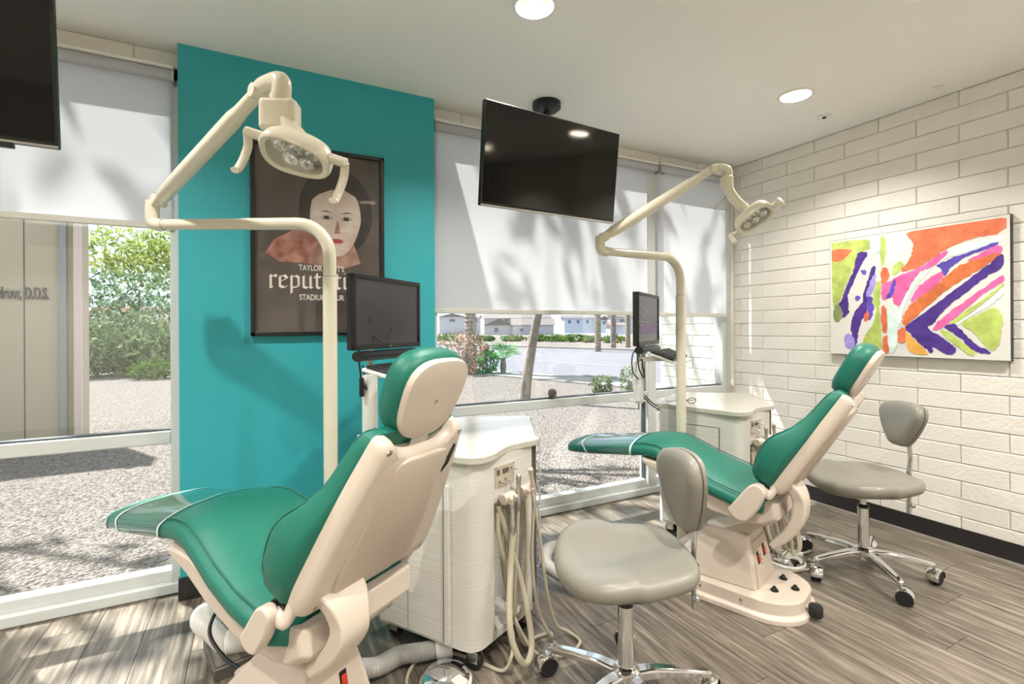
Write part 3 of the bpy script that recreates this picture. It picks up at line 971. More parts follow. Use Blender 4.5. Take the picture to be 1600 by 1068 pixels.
    for sd in (-1, 1):
        path = []
        for q in smooth_path([(a, w, d) for a, w, d in stb[1:]], 3):
            path.append(Q(q.x, sd * (q.y - 0.012), 0.013 + q.z * 0.855))
        MB().tube(path, 0.0022, 6).build('piping', M_PIPING, bc)
    # shell: outline in (across, along), with the two ears beside the headrest
    half = [(0.235, 0.005), (0.240, 0.07), (0.222, 0.20), (0.197, 0.34), (0.172, 0.44), (0.160, 0.485), (0.130, 0.492), (0.105, 0.460), (0.06, 0.445)]
    out = [(w, a) for w, a in half] + [(-w, a) for w, a in reversed(half)]
    out = rounded(out, [0.03, 0.05, 0.1, 0.1, 0.05, 0.018, 0.02, 0.02, 0.02] + [0.02, 0.02, 0.02, 0.018, 0.05, 0.1, 0.1, 0.05, 0.03], 4)
    def scaled(poly, k, cy=0.22):
        return [(x * k, cy + (y - cy) * k) for x, y in poly]
    rings = [[Q(a, o, 0.022) for o, a in out], [Q(a, o, -0.006) for o, a in out], [Q(a, o, -0.022) for o, a in scaled(out, 0.965)], [Q(a, o, -0.029) for o, a in scaled(out, 0.90)]]
    sh = MB().loft(rings).build('back_shell', M_BEIGE, t, smooth=40, bevel=0.003)
    panel = rounded([(0.130, 0.06), (0.128, 0.20), (0.100, 0.34), (0.118, 0.385), (0.110, 0.418), (0.085, 0.43), (-0.085, 0.43), (-0.115, 0.36), (-0.165, 0.10), (-0.15, 0.03), (0.06, 0.03)], 0.025, 4)
    rings = [[Q(a, o, -0.024) for o, a in panel], [Q(a, o, -0.035) for o, a in scaled(panel, 0.985)], [Q(a, o, -0.039) for o, a in scaled(panel, 0.95)]]
    MB().loft(rings).build('back_panel', M_BEIGE2, sh, smooth=40)
    slot = rounded([(0.128, 0.33), (0.148, 0.36), (0.146, 0.425), (0.134, 0.43), (0.124, 0.37)], 0.008, 3)
    MB().loft([[Q(a, o, -0.026) for o, a in slot], [Q(a, o, -0.0305) for o, a in slot]]).build('cord_slot', M_BLACK, sh)
    for o, a in ((0.14, 0.466), (-0.14, 0.466), (-0.195, 0.035), (0.195, 0.035)):
        MB().lathe([(0.0085, 0), (0.0085, 0.004), (0.005, 0.0055), (0.0, 0.005)], 12, frame_matrix(Q(a, o, -0.024), (0, 1, 0), -Nf)).build('screw', M_STEEL, sh)
    # ---- headrest
    H0 = Vector((1.363, 0, 0.968)); Dh = Vector((0.468, 0, 0.884)); Nh = Vector((-0.884, 0, 0.468))
    def R(a, o, n):
        p = swing(H0 + Dh * a + Nh * n)
        return P(p.x, o, p.z)
    pl = superellipse(0.115, 0.110, 2.9, 36)
    pl = [(x * (1.0 + 0.10 * (y / 0.110)), y) for x, y in pl]
    def hr(k, n): return [R(0.108 + y * k, x * k, n) for x, y in pl]
    hd = MB().loft([hr(0.96, 0.008), hr(1.04, 0.018), hr(1.075, 0.035), hr(1.06, 0.055), hr(0.98, 0.074), hr(0.82, 0.084), hr(0.5, 0.086), hr(0.2, 0.086)]).build('headrest_cushion', M_GREEN, t, smooth=60)
    hp = MB().loft([hr(0.97, 0.012), hr(1.0, 0.006), hr(1.0, -0.002), hr(0.975, -0.008), hr(0.9, -0.011), hr(0.4, -0.012)]).build('headrest_plate', M_BEIGE, t, smooth=40)
    MB().lathe([(0.006, 0), (0.006, 0.003), (0.003, 0.003), (0.003, 0.001)], 12, frame_matrix(R(0.105, 0.0, -0.011), (0, 1, 0), -Nh)).build('screw', M_STEEL, hp)
    MB().strip([Q(0.36, 0, 0.0), R(0.06, 0, 0.004)], 0.07, 0.012, (0, 1, 0)).build('headrest_bar', M_STEEL, t)
    # ---- hip brackets on both sides
    for sd in (-1, 1):
        wedge = rounded([(0.955, 0.478), (1.045, 0.600), (1.085, 0.612), (1.112, 0.585), (1.085, 0.510), (1.035, 0.440), (0.99, 0.440)], [0.012, 0.03, 0.02, 0.02, 0.02, 0.02, 0.02], 3)
        wedge = [(1.085 + (s - 1.085) * bracket, 0.585 + (z - 0.585) * bracket) for s, z in wedge]
        o1, o2 = (0.243, 0.243 + 0.045 * bracket)
        MB().loft([[P(s, sd * o1, z) for s, z in wedge], [P(s, sd * o2, z) for s, z in wedge]]).build('hip_bracket', M_BEIGE, t, bevel=0.008, seg=3)
        c = P(1.085, 0, 0.582)
        MB().loft([[P(1.085 + 0.030 * cos(a) * k, sd * o, 0.578 + 0.030 * sin(a) * k) for a in [2 * pi * i / 20 for i in range(20)]] for o, k in ((0.24, 1.0), (0.222, 1.0))]).build('pivot_band', M_BLACK, t)
        e0, e1 = Q(0.03, sd * 0.222, 0.012), Q(0.05, sd * 0.215, 0.0)
        path = smooth_path([P(1.085, sd * 0.238, 0.578), P(1.098, sd * 0.240, 0.572), P(1.108, sd * 0.240, 0.556), e0.lerp(P(1.11, sd * 0.24, 0.55), 0.4), e0, e1], 5)
        MB().tube(path, 0.0165, 14).build('link_arm', M_BEIGE, t)
    # ---- curved lever behind the seat
    lv = smooth_path([(1.155, 0, 0.605), (1.188, 0, 0.575), (1.203, 0, 0.52), (1.193, 0, 0.45 + tuck * 0.5), (1.158, 0, 0.385 + tuck * 0.8), (1.095, 0, 0.315 + tuck)], 5)
    n = len(lv)
    MB().strip([P(p.x, -0.12, p.z) for p in lv], [0.15 - 0.055 * min(1, i / (n * 0.35)) for i in range(n)], [0.030 + 0.02 * sin(pi * i / (n - 1)) for i in range(n)], (0, 1, 0)).build('back_lever', M_BEIGE, t, bevel=0.01, seg=3)
    MB().tube([P(1.11, -0.12, 0.43), P(1.11, 0.12, 0.43)], 0.012, 10).build('pivot_rod', M_STEEL, t)
    # ---- lift arm and base (these stay on the floor)
    def F(s, o, z): return Vector((s - S0, o, z))
    MB().strip([F(0.66, 0.0, 0.14), P(1.02, 0.0, 0.405)], 0.16, 0.095, (0, 1, 0)).build('lift_arm', M_BEIGE, t, bevel=0.012)
    MB().strip([F(0.80, -0.035, 0.30), P(1.05, -0.035, 0.44)], 0.10, 0.05, (0, 1, 0)).build('lift_cover', M_WHITEPL, t, bevel=0.006)
    def foot(w, s0, s1, rr):
        return rounded([(s0, -w), (s1 - rr, -w), (s1, -w * 0.55), (s1, w * 0.55), (s1 - rr, w), (s0, w)], [0.05, 0.10, 0.13, 0.13, 0.10, 0.05], 6)
    a, b2 = foot(0.205, 0.55, 1.215, 0.10), foot(0.190, 0.565, 1.20, 0.10)
    c2 = foot(0.180, 0.575, 1.185, 0.1)
    base = MB().loft([[F(s, o, 0.0) for s, o in a], [F(s, o, 0.022) for s, o in a], [F(s, o, 0.032) for s, o in b2], [F(s, o, 0.084) for s, o in b2], [F(s, o, 0.092) for s, o in c2]]).build('base_plate', M_BEIGE, t, smooth=40, bevel=0.003)
    blk0 = [(0.60, -0.172), (1.03, -0.145), (1.03, 0.145), (0.60, 0.172)]
    blk1 = [(0.80, -0.100), (0.985, -0.095), (0.985, 0.095), (0.80, 0.100)]
    blkm = [(0.69, -0.15), (1.012, -0.125), (1.012, 0.125), (0.69, 0.15)]
    MB().loft([[F(s, o, 0.088) for s, o in blk0], [F(s, o, 0.19) for s, o in blkm], [F(s, o, 0.315) for s, o in blk1]]).build('base_housing', M_BEIGE, t, bevel=0.014, seg=3)
    # switch panel on the head side
    pn = (Vector((0.204, 0, 0.045))).normalized()
    def W(o, h): # point on the sloped face, h from its bottom
        f = h / 0.2
        return F(1.03 - 0.041 * f + 0.004, o, 0.09 + 0.205 * f)
    pq = [W(-0.115, 0.01), W(0.115, 0.01), W(0.088, 0.185), W(-0.088, 0.185)]
    MB().loft([[p - pn * 0.006 for p in pq], [p + pn * 0.002 for p in pq]]).build('switch_panel', M_BEIGE2, t)
    def rocker(o, h):
        Mx = frame_matrix(W(o, h), (0, 1, 0), pn)
        k = MB().box((-0.013, -0.026, 0), (0.013, 0.026, 0.004), Mx).build('switch', M_BLACK, t, bevel=0.001)
        r = MB().box((-0.009, -0.018, 0.003), (0.009, 0.014, 0.009), Mx).build('rocker', M_RED, k, bevel=0.002)
        return k
    rocker(0.03, 0.125)
    if variant == 2:
        rocker(-0.055, 0.115)
    Mx = frame_matrix(W(-0.02 if variant == 2 else -0.035, 0.10), (0, 1, 0), pn)
    lb = MB().box((-0.018, -0.03, 0), (0.018, 0.03, 0.003), Mx).build('rating_label', mat('label_paper', (206, 202, 192), 0.6), t)
    for i in range(6):
        MB().box((-0.014, -0.024 + i * 0.009, 0.003), (0.014 - 0.008 * (i % 2), -0.020 + i * 0.009, 0.0035), Mx).build('print_line', M_SEAM, lb, smooth=0)
    MB().lathe([(0.007, 0), (0.007, 0.022), (0.004, 0.024), (0, 0.024)], 10, Matrix.Translation(F(0.955, 0.02, 0.314))).build('height_pin', M_STEEL, t)
    for s, o in ((1.085, -0.075), (1.085, 0.065), (1.15, 0.0)):
        MB().lathe([(0.017, 0), (0.017, 0.006), (0.012, 0.008), (0.006, 0.02), (0, 0.021)], 14, Matrix.Translation(F(s, o, 0.0915))).build('foot_button', M_BLACK, t)
    MB().lathe([(0.0, 0), (0.025, 0.002), (0.028, 0.01), (0.028, 0.04), (0.024, 0.048), (0, 0.05)], 16, Matrix.Translation(F(1.235, -0.03, 0.018))).build('stop_bumper', M_RUBBER, t)
    MB().tube([F(1.19, -0.03, 0.05), F(1.235, -0.03, 0.045)], 0.008, 8).build('bumper_arm', M_BEIGE, t)
    for s, o in ((0.98, -0.1915), (0.80, -0.1915)):
        MB().lathe([(0.006, 0), (0.005, 0.003), (0, 0.003)], 10, frame_matrix(F(s, o, 0.06), (1, 0, 0), (0, -1, 0))).build('screw', M_STEEL, t)
    return t, P, F
ch1, P1, F1 = dental_chair('green dental chair in the foreground with its beige back turned to the camera', (0.105, 1.648, 0), radians(-56.3), 0.0, 1, radians(4.2), 0.76, 0.065)
W1 = (Matrix.Translation((0.105, 1.648, 0)) @ Matrix.Rotation(radians(-56.3), 4, 'Z')).inverted()
MB().tube(smooth_path([W1 @ Vector(p) for p in ((-0.06, 2.02, 0.36), (-0.135, 2.04, 0.265), (-0.158, 2.01, 0.20), (-0.110, 1.945, 0.14), (-0.06, 1.88, 0.125), (-0.02, 1.82, 0.12))], 6), 0.0062, 8).build('power_cable', M_BLACK, ch1)
MB().tube([W1 @ Vector((-0.045, 1.855, 0.122)), W1 @ Vector((0.0, 1.79, 0.12))], 0.013, 10).build('cable_plug', M_BLACK, ch1, bevel=0.003)
ch2, P2, F2 = dental_chair('green dental chair by the block wall, seen from its side', (2.019, 1.648, 0), radians(-70.5), 0.0, 2)
for i, (o, x) in enumerate(((0.13, 0.03), (0.15, 0.0), (0.17, -0.02))):
    MB().tube(smooth_path([P2(1.03, o, 0.43), P2(1.06 + x, o + 0.02, 0.30), P2(1.07 + x, o + 0.03, 0.20), P2(1.10, o + 0.05, 0.17), P2(1.12, o + 0.06, 0.22), P2(1.08, o + 0.03, 0.43)], 5), 0.006, 8).build('loop_hose', M_HOSE, ch2)
# ================================================================== DENTAL LIGHTS
def dental_light(label, post, zb, elbow, elbow_up, top, drop, head, facing, side, hx):
    """post (x,y), bend, elbow, spring arm to 'top', knuckle down to 'drop', lamp head centred at 'head' looking along 'facing'"""
    px, py = post
    t = thing('dental_light', label, 'dental light', (px, py, 0))
    o = Vector((px, py, 0))
    L = lambda p: Vector(p) - o
    MB().lathe([(0.075, 0), (0.075, 0.012), (0.03, 0.03), (0.0255, 0.05)], 24).build('floor_flange', M_CREAM, t)
    zj = zb - 0.21
    MB().lathe([(0.0265, 0.02), (0.0265, zj), (0.0262, zj + 0.002)], 24).build('post', M_CREAM, t)
    MB().lathe([(0.0235, zj), (0.0235, zj + 0.004)], 24).build('post_joint', M_SEAM, t)
    e = Vector(elbow)
    d = (Vector((e.x, e.y, 0)) - Vector((px, py, 0))); d.normalize()
    pts = [Vector((0, 0, zj + 0.004)), Vector((0, 0, zb - 0.14))]
    for k in range(9):
        a = k / 8 * pi / 2
        pts.append(Vector((0, 0, zb - 0.13)) + d * (0.13 * (1 - cos(a))) + Vector((0, 0, 0.13 * sin(a))))
    end = L(elbow)
    n = len(pts)
    pts.append(end - d * 0.03 + Vector((0, 0, 0)))
    MB().tube(pts, [0.0245] * (n) + [0.0205], 20).build('swing_arm', M_CREAM, t)
    # elbow
    mb = MB()
    path = smooth_path([end - d * 0.035, end - d * 0.005, end + d * 0.012 + Vector((0, 0, 0.016)), end + d * 0.014 + Vector((0, 0, 0.05)), Vector((end.x, end.y, L(elbow_up).z)) + d * 0.012], 5)
    mb.tube(path, 0.0245, 18)
    mb.build('elbow', M_CREAM, t)
    eu = L(elbow_up)
    tp = L(top)
    ax = (tp - eu).normalized()
    horiz = Vector((ax.x, ax.y, 0)).normalized()
    sd = horiz.cross(Vector((0, 0, 1)))
    MB().tube([eu - sd * 0.026, eu + sd * 0.026], 0.024, 18).build('elbow_pivot', M_CREAM, t, bevel=0.004)
    # spring arm with a stepped end
    Ln = (tp - eu).length
    q = [0.0, 0.03, 0.06, Ln * 0.30, Ln * 0.80, Ln * 0.86, Ln - 0.02, Ln]
    rr = [0.018, 0.022, 0.027, 0.029, 0.027, 0.022, 0.021, 0.019]
    MB().tube([eu + ax * v for v in q], rr, 20).build('spring_arm', M_CREAM, t)
    MB().lathe([(0.004, 0), (0.004, 0.002), (0, 0.002)], 10, frame_matrix(eu + ax * (Ln * 0.84) + Vector((0, 0, 0.022)), (1, 0, 0), (0, 0, 1))).build('set_screw', M_BLACK, t)
    dr = L(drop)
    kp = smooth_path([tp - horiz * 0.0, tp + horiz * 0.03 + Vector((0, 0, 0.012)), Vector((dr.x, dr.y, tp.z)) + Vector((0, 0, 0.0)), Vector((dr.x, dr.y, tp.z - 0.05))], 5)
    MB().tube(kp, [0.022 + 0.006 * i / (len(kp) - 1) for i in range(len(kp))], 18).build('knuckle', M_CREAM, t)
    MB().tube([tp - sd * 0.024, tp + sd * 0.024], 0.022, 16).build('knuckle_pivot', M_CREAM, t, bevel=0.003)
    hd = L(head)
    f = Vector(facing).normalized()
    s = Vector(side); s = (s - f * s.dot(f)).normalized()
    u = f.cross(s)      # 'up' across the lamp
    # yoke casting between the knuckle and the lamp
    z0 = tp.z - 0.045
    hb = hd - f * 0.045
    yk = [Vector((dr.x, dr.y, z0)), Vector((dr.x, dr.y, z0 - 0.04)), Vector((dr.x, dr.y, dr.z + 0.02)).lerp(hb, 0.35), hb]
    yp = smooth_path(yk, 5)
    MB().tube(yp, [0.031 - 0.006 * i / (len(yp) - 1) for i in range(len(yp))], 18, flat=None).build('yoke', M_CREAM, t)
    if hx:
        Mk = frame_matrix(Vector((dr.x, dr.y, z0 - 0.055)) - s * 0.005, s, (0, 0, 1))
        MB().prism(rounded([(-0.050, -0.034), (0.056, -0.034), (0.056, 0.034), (-0.050, 0.034)], 0.02, 4), -0.052, 0.038, Mk).build('swivel_casting', M_CREAM, t, bevel=0.012, seg=3)
    else:
        MB().tube([Vector((dr.x, dr.y, z0 + 0.01)), Vector((dr.x, dr.y, z0 - 0.055))], 0.034, 20).build('swivel_casting', M_CREAM, t, bevel=0.006)
        MB().tube([Vector((dr.x, dr.y, z0 - 0.09)), Vector((dr.x, dr.y, z0 - 0.09)) + Vector((-0.075, 0.02, -0.075))], 0.0035, 8).build('tension_pin', M_STEEL, t)
    # lamp housing: lofted shell, hollow front
    out = superellipse(0.100, 0.063, 2.7, 40)
    out = [(x, y * (1.0 - 0.12 * x / 0.100)) for x, y in out]
    def hr(k, dpt): return [hd + s * (x * k) + u * (y * k) + f * dpt for x, y in out]
    rings = [hr(0.25, -0.052), hr(0.6, -0.048), hr(0.85, -0.034), hr(0.97, -0.012), hr(1.0, 0.010), hr(0.985, 0.022), hr(0.93, 0.026), hr(0.80, 0.022), hr(0.78, 0.0), hr(0.72, -0.018), hr(0.2, -0.024)]
    house_ = MB().loft(rings).build('lamp_housing', M_CREAM, t, smooth=50)
    MB().loft([hr(0.79, 0.014), hr(0.79, 0.016)]).build('lens', M_LENS, house_)
    # faceted reflectors
    for i, (cx, cy) in enumerate(((-0.046, 0.020), (0.0, 0.023), (0.046, 0.018), (-0.022, -0.022), (0.026, -0.022))):
        Mx = frame_matrix(hd + s * cx + u * cy + f * -0.017, s, f)
        r_ = MB().lathe([(0.005, 0.0), (0.012, 0.008), (0.0205, 0.024), (0.0215, 0.024), (0.013, 0.006), (0.006, -0.002)], 12, Mx, ring=True).build('reflector', M_CHROME, house_, smooth=5)
        MB().lathe([(0.0045, -0.002), (0.0045, 0.012), (0.0, 0.015)], 8, Mx).build('halogen_bulb', M_LENS, r_)
    MB().cbox((0, 0, 0), (0.03, 0.008, 0.012), frame_matrix(hd - u * 0.058 - f * 0.004, s, f)).build('switch', M_BEIGE2, house_, bevel=0.003)
    # two hooked handles at the sides
    for sg in (-1, 1):
        b = hd + s * (0.092 * sg) + u * 0.022
        MB().tube([b, b + s * 0.05 * sg], 0.014, 14).build('handle_stub', M_CREAM, t, bevel=0.002)
        g = b + s * 0.045 * sg
        hp = smooth_path([g, g - u * 0.018 + f * 0.004, g - u * 0.042 + f * 0.018, g - u * 0.060 + f * 0.055, g - u * 0.064 + f * 0.085, g - u * 0.056 + f * 0.097], 5)
        MB().tube(hp, 0.0085, 12, flat=(0.0125, 0.008, tuple(f))).build('handle', M_CREAM, t)
    return t
dental_light('cream overhead dental light on a bent post in front of the teal wall', (0.245, 2.012), 1.672, (-0.363, 2.382, 1.68), (-0.352, 2.376, 1.775),
             (0.002, 1.687, 1.986), (0.060, 1.580, 1.86), (0.099, 1.502, 1.755), (-0.42, -0.38, -0.80), (0.85, -0.40, -0.36), 1)
dental_light('cream overhead dental light on a bent post beside the block wall', (2.125, 2.031), 1.652, (1.526, 1.97, 1.645), (1.534, 1.965, 1.715),
             (2.15, 1.835, 2.10), (2.225, 1.80, 1.96), (2.310, 1.705, 1.838), (-0.12, -0.62, -0.74), (-0.36, 0.80, -0.48), 0)
# ================================================================== DELIVERY CARTS
def dental_cart(label, loc, rot, variant):
    """local x to the right, y to the back, z up; the corner by the hose face is at the origin"""
    t = thing('dental_cart', label, 'dental cart', loc, rot)
    Z0, Z1 = 0.085, 0.772
    top = [(-0.012, 0.08), (-0.004, 0.025), (0.03, -0.012), (0.09, -0.026), (0.16, -0.016), (0.24, -0.014), (0.31, -0.034), (0.375, -0.058), (0.415, -0.052), (0.435, -0.025),
           (0.82, 0.185), (0.845, 0.215), (0.838, 0.245), (0.585, 0.605), (0.55, 0.62), (0.03, 0.515), (-0.005, 0.48)]
    topc = [(p.x, p.y) for p in smooth_path([(x, y, 0) for x, y in top[:10]], 3)] + rounded(top[10:], 0.03, 4)
    MB().prism(topc, Z1, Z1 + 0.028).build('countertop', M_QUARTZ, t, bevel=0.004)
    # body: full outline above and below the hose opening, notched between
    back = [(0.415, -0.012), (0.800, 0.200), (0.560, 0.590), (0.03, 0.492), (0.012, 0.47), (0.012, 0.09)]
    fr = [(p.x, p.y) for p in smooth_path([(0.012, 0.08, 0), (0.02, 0.035, 0), (0.05, 0.010, 0), (0.09, 0.002, 0), (0.125, -0.002, 0)], 4)]
    full = fr + [(0.375, -0.035)] + back
    notch = fr + [(0.13, 0.13), (0.345, 0.115), (0.34, -0.031), (0.375, -0.035)] + back
    mb = MB()
    mb.prism(full, 0.60, Z1)
    mb.prism(notch, 0.115, 0.60)
    mb.prism(full, Z0, 0.115)
    body = mb.build('cart_body', M_LAM, t, smooth=30)
    MB().prism([(0.05, 0.04), (0.36, 0.0), (0.72, 0.21), (0.53, 0.54), (0.05, 0.45)], 0.068, Z0).build('toe_plate', M_BLACK, t)
    # left side: doors proud of the body with shadow gaps, and a vertical pull strip
    xf = 0.012
    def side_panel(name, y0, y1, z0, z1, m=M_LAM, d=0.010):
        return MB().box((xf - d, y0, z0), (xf + 0.002, y1, z1)).build(name, m, t, bevel=0.0015)
    if variant == 1:
        MB().box((xf - 0.014, 0.118, 0.10), (xf + 0.001, 0.140, Z1 - 0.09)).build('door_edge', M_LAM, t, bevel=0.002)
        MB().box((xf - 0.0152, 0.1395, 0.10), (xf - 0.009, 0.1415, Z1 - 0.09)).build('gap', M_SEAM, t, smooth=0)
        side_panel('door', 0.142, 0.315, 0.10, Z1 - 0.02)
        side_panel('door', 0.319, 0.455, 0.10, Z1 - 0.02)
        MB().box((xf - 0.003, 0.315, 0.10), (xf + 0.001, 0.319, Z1 - 0.02)).build('gap', M_SEAM, t, smooth=0)
    else:
        MB().box((xf - 0.004, 0.125, 0.34), (xf + 0.001, 0.345, Z1 - 0.075)).build('gap', M_SEAM, t, smooth=0)
        side_panel('door', 0.129, 0.341, 0.344, Z1 - 0.079, d=0.009)
        side_panel('filler_panel', 0.36, 0.465, 0.10, Z1 - 0.02, d=0.006)
    # angled drawer side
    a, b = Vector((0.415, -0.012, 0)), Vector((0.800, 0.200, 0))
    d = (b - a).normalized(); nrm = Vector((d.y, -d.x, 0))
    Mx = Matrix(((d.x, nrm.x, 0, a.x), (d.y, nrm.y, 0, a.y), (0, 0, 1, 0), (0, 0, 0, 1)))
    zs = [0.10, 0.30, 0.42, 0.53, 0.64, Z1 - 0.012]
    for i in range(5):
        z0, z1 = zs[i] + 0.002, zs[i + 1] - 0.002
        dr = MB().box((0.006, 0.001, z0), (0.435, 0.020, z1), Mx).build('drawer', M_LAM, t, bevel=0.0015)
        zc = (z0 + z1) / 2 + 0.01
        MB().tube(smooth_path([Mx @ Vector((0.06, 0.018, zc)), Mx @ Vector((0.09, 0.040, zc)), Mx @ Vector((0.22, 0.046, zc)), Mx @ Vector((0.35, 0.040, zc)), Mx @ Vector((0.38, 0.018, zc))], 4), 0.005, 8).build('handle', M_STEEL, dr)
    MB().box((0.0, -0.002, 0.09), (0.006, 0.021, Z1 - 0.002), Mx).build('drawer_gap', M_SEAM, t, smooth=0)
    # front face plate with toggles
    fa, fb = Vector((0.125, -0.002, 0)), Vector((0.375, -0.035, 0))
    fd = (fb - fa).normalized(); fn = Vector((fd.y, -fd.x, 0))
    Mf = Matrix(((fd.x, fn.x, 0, fa.x), (fd.y, fn.y, 0, fa.y), (0, 0, 1, 0), (0, 0, 0, 1)))
    cp = MB().box((0.005, 0, 0.655), (0.125, 0.004, 0.735), Mf).build('control_panel', mat('panel_tan', (184, 174, 154), 0.45), t, bevel=0.001)
    for u_, z_ in ((0.03, 0.675), (0.065, 0.68), (0.105, 0.715)):
        MB().lathe([(0.006, 0), (0.006, 0.004), (0.0025, 0.005), (0.0035, 0.024), (0, 0.025)], 10, Mf @ frame_matrix((u_, 0.004, z_), (1, 0, 0), (0.25, 1, -0.35))).build('toggle', M_STEEL, cp)
    MB().box((0.048, 0.004, 0.703), (0.085, 0.008, 0.722), Mf).build('gauge_window', M_SEAM, cp, bevel=0.003)
    MB().box((0.012, 0.004, 0.700), (0.032, 0.0045, 0.722), Mf).build('panel_print', M_SEAM, cp, smooth=0)
    for u_ in (0.010, 0.120):
        MB().lathe([(0.003, 0), (0.003, 0.002), (0, 0.002)], 8, Mf @ frame_matrix((u_, 0.004, 0.729), (1, 0, 0), (0, 1, 0))).build('screw', M_STEEL, cp)
    # holders
    hz = 0.605
    for u_, w_ in ((0.045, 0.06), (0.160, 0.06)):
        hb_ = MB().tube([Mf @ Vector((u_ - w_ / 2, 0.030, hz + 0.01)), Mf @ Vector((u_ + w_ / 2, 0.034, hz + 0.012))], 0.021, 16).build('holder', M_BEIGE, t, bevel=0.004)
        MB().box((u_ - 0.012, 0.0, hz - 0.005), (u_ + 0.012, 0.03, hz + 0.02), Mf).build('holder_bracket', M_BEIGE, hb_)
        for v in (-0.016, 0.016):
            MB().lathe([(0.010, 0), (0.011, 0.02), (0.008, 0.024)], 10, Mf @ frame_matrix((u_ + v, 0.050, hz), (1, 0, 0), (0, 0.4, 1))).build('holder_cup', M_BEIGE2, hb_)
    # handpieces
    def handpiece(u_, y_, z_, up, m=M_STEEL):
        Mh = Mf @ frame_matrix((u_, y_, z_), (1, 0, 0), up)
        return MB().lathe([(0.006, -0.05), (0.0095, -0.03), (0.0105, 0.0), (0.0085, 0.04), (0.0095, 0.06), (0.011, 0.068), (0.0105, 0.082), (0.004, 0.088)], 12, Mh).build('handpiece', m, t)
    handpiece(0.085, 0.052, hz + 0.005, (0.1, -0.05, 1))
    handpiece(0.035, 0.062, hz - 0.075, (0.12, -0.15, 1))
    handpiece(0.175, 0.058, hz + 0.03, (-0.3, 0.1, 0.7), M_BEIGE2)
    # hanging hoses: (start u, start y, loop low z, sideways, forward, return u, radius)
    def hose(pts, r, m=M_HOSE, name='hose'):
        return MB().tube(smooth_path([Mf @ Vector(p) for p in pts], 7), r, 9).build(name, m, t)
    hose([(0.035, 0.065, hz - 0.11), (0.005, 0.072, 0.36), (-0.045, 0.11, 0.17), (-0.005, 0.14, 0.055), (0.065, 0.125, 0.09), (0.085, 0.07, 0.27), (0.045, 0.03, 0.46), (0.025, 0.0, 0.585)], 0.0115)
    hose([(0.085, 0.052, hz - 0.03), (0.075, 0.05, 0.42), (0.06, 0.05, 0.22), (0.08, 0.03, 0.15), (0.10, 0.0, 0.25), (0.09, -0.02, 0.5)], 0.0065)
    hose([(0.140, 0.052, hz - 0.01), (0.138, 0.055, 0.40), (0.125, 0.05, 0.2), (0.105, 0.02, 0.13), (0.085, -0.02, 0.3), (0.08, -0.03, 0.5)], 0.0075)
    hose([(0.175, 0.055, hz), (0.205, 0.07, 0.42), (0.225, 0.09, 0.20), (0.26, 0.11, 0.06), (0.31, 0.14, 0.013), (0.28, 0.21, 0.012), (0.18, 0.20, 0.012), (0.10, 0.12, 0.03), (0.09, 0.02, 0.15), (0.10, -0.03, 0.3)], 0.0065)
    hose([(0.190, 0.055, hz - 0.01), (0.165, 0.06, 0.35), (0.175, 0.08, 0.15), (0.22, 0.11, 0.03), (0.26, 0.08, 0.012), (0.20, 0.05, 0.012), (0.12, 0.05, 0.03), (0.10, 0.0, 0.16)], 0.0065)
    hose([(0.02, 0.0, 0.56), (0.01, 0.02, 0.45), (0.055, 0.035, 0.30), (0.08, 0.04, 0.20), (0.06, 0.02, 0.14)], 0.009)
    hose([(0.06, 0.0, 0.56), (0.055, 0.03, 0.40), (0.065, 0.03, 0.25), (0.10, 0.02, 0.15)], 0.006)
    if variant == 1:
        Wc = (Matrix.Translation(loc) @ Matrix.Rotation(rot, 4, 'Z')).inverted()
        MB().tube(smooth_path([Wc @ Vector(p) for p in ((0.845, 1.70, 0.20), (0.835, 1.62, 0.10), (0.79, 1.60, 0.02), (0.74, 1.68, 0.008), (0.66, 1.79, 0.008), (0.56, 1.83, 0.008), (0.49, 1.78, 0.008), (0.455, 1.70, 0.008), (0.49, 1.645, 0.012), (0.53, 1.65, 0.018))], 7), 0.0065, 9).build('pedal_cable', M_HOSE, t)
        MB().lathe([(0.011, 0), (0.011, 0.01), (0.006, 0.012)], 12, Mf @ frame_matrix((0.03, -0.06, 0.22), (1, 0, 0), (0, 1, 0))).build('socket', M_BLACK, t)
    # casters
    for x, y in ((0.06, 0.045), (0.37, 0.01), (0.70, 0.22), (0.52, 0.52), (0.07, 0.44)):
        c = MB()
        c.tube([(x - 0.012, y, 0.035), (x + 0.012, y, 0.035)], 0.033, 18)
        w = c.build('caster', M_RUBBER, t, bevel=0.004)
        MB().box((x - 0.018, y - 0.022, 0.03), (x - 0.013, y + 0.022, 0.072)).build('caster_fork', M_STEEL, w, bevel=0.002)
        MB().box((x + 0.013, y - 0.022, 0.03), (x + 0.018, y + 0.022, 0.072)).build('caster_fork', M_STEEL, w, bevel=0.002)
    return t
cart1 = dental_cart('white laminate dental cart with hanging hoses behind the foreground chair', (0.680, 1.610, 0), radians(33.5), 1)
cart2 = dental_cart('white laminate dental cart with a counter beside the block wall', (2.325, 1.790, 0), radians(20), 2)
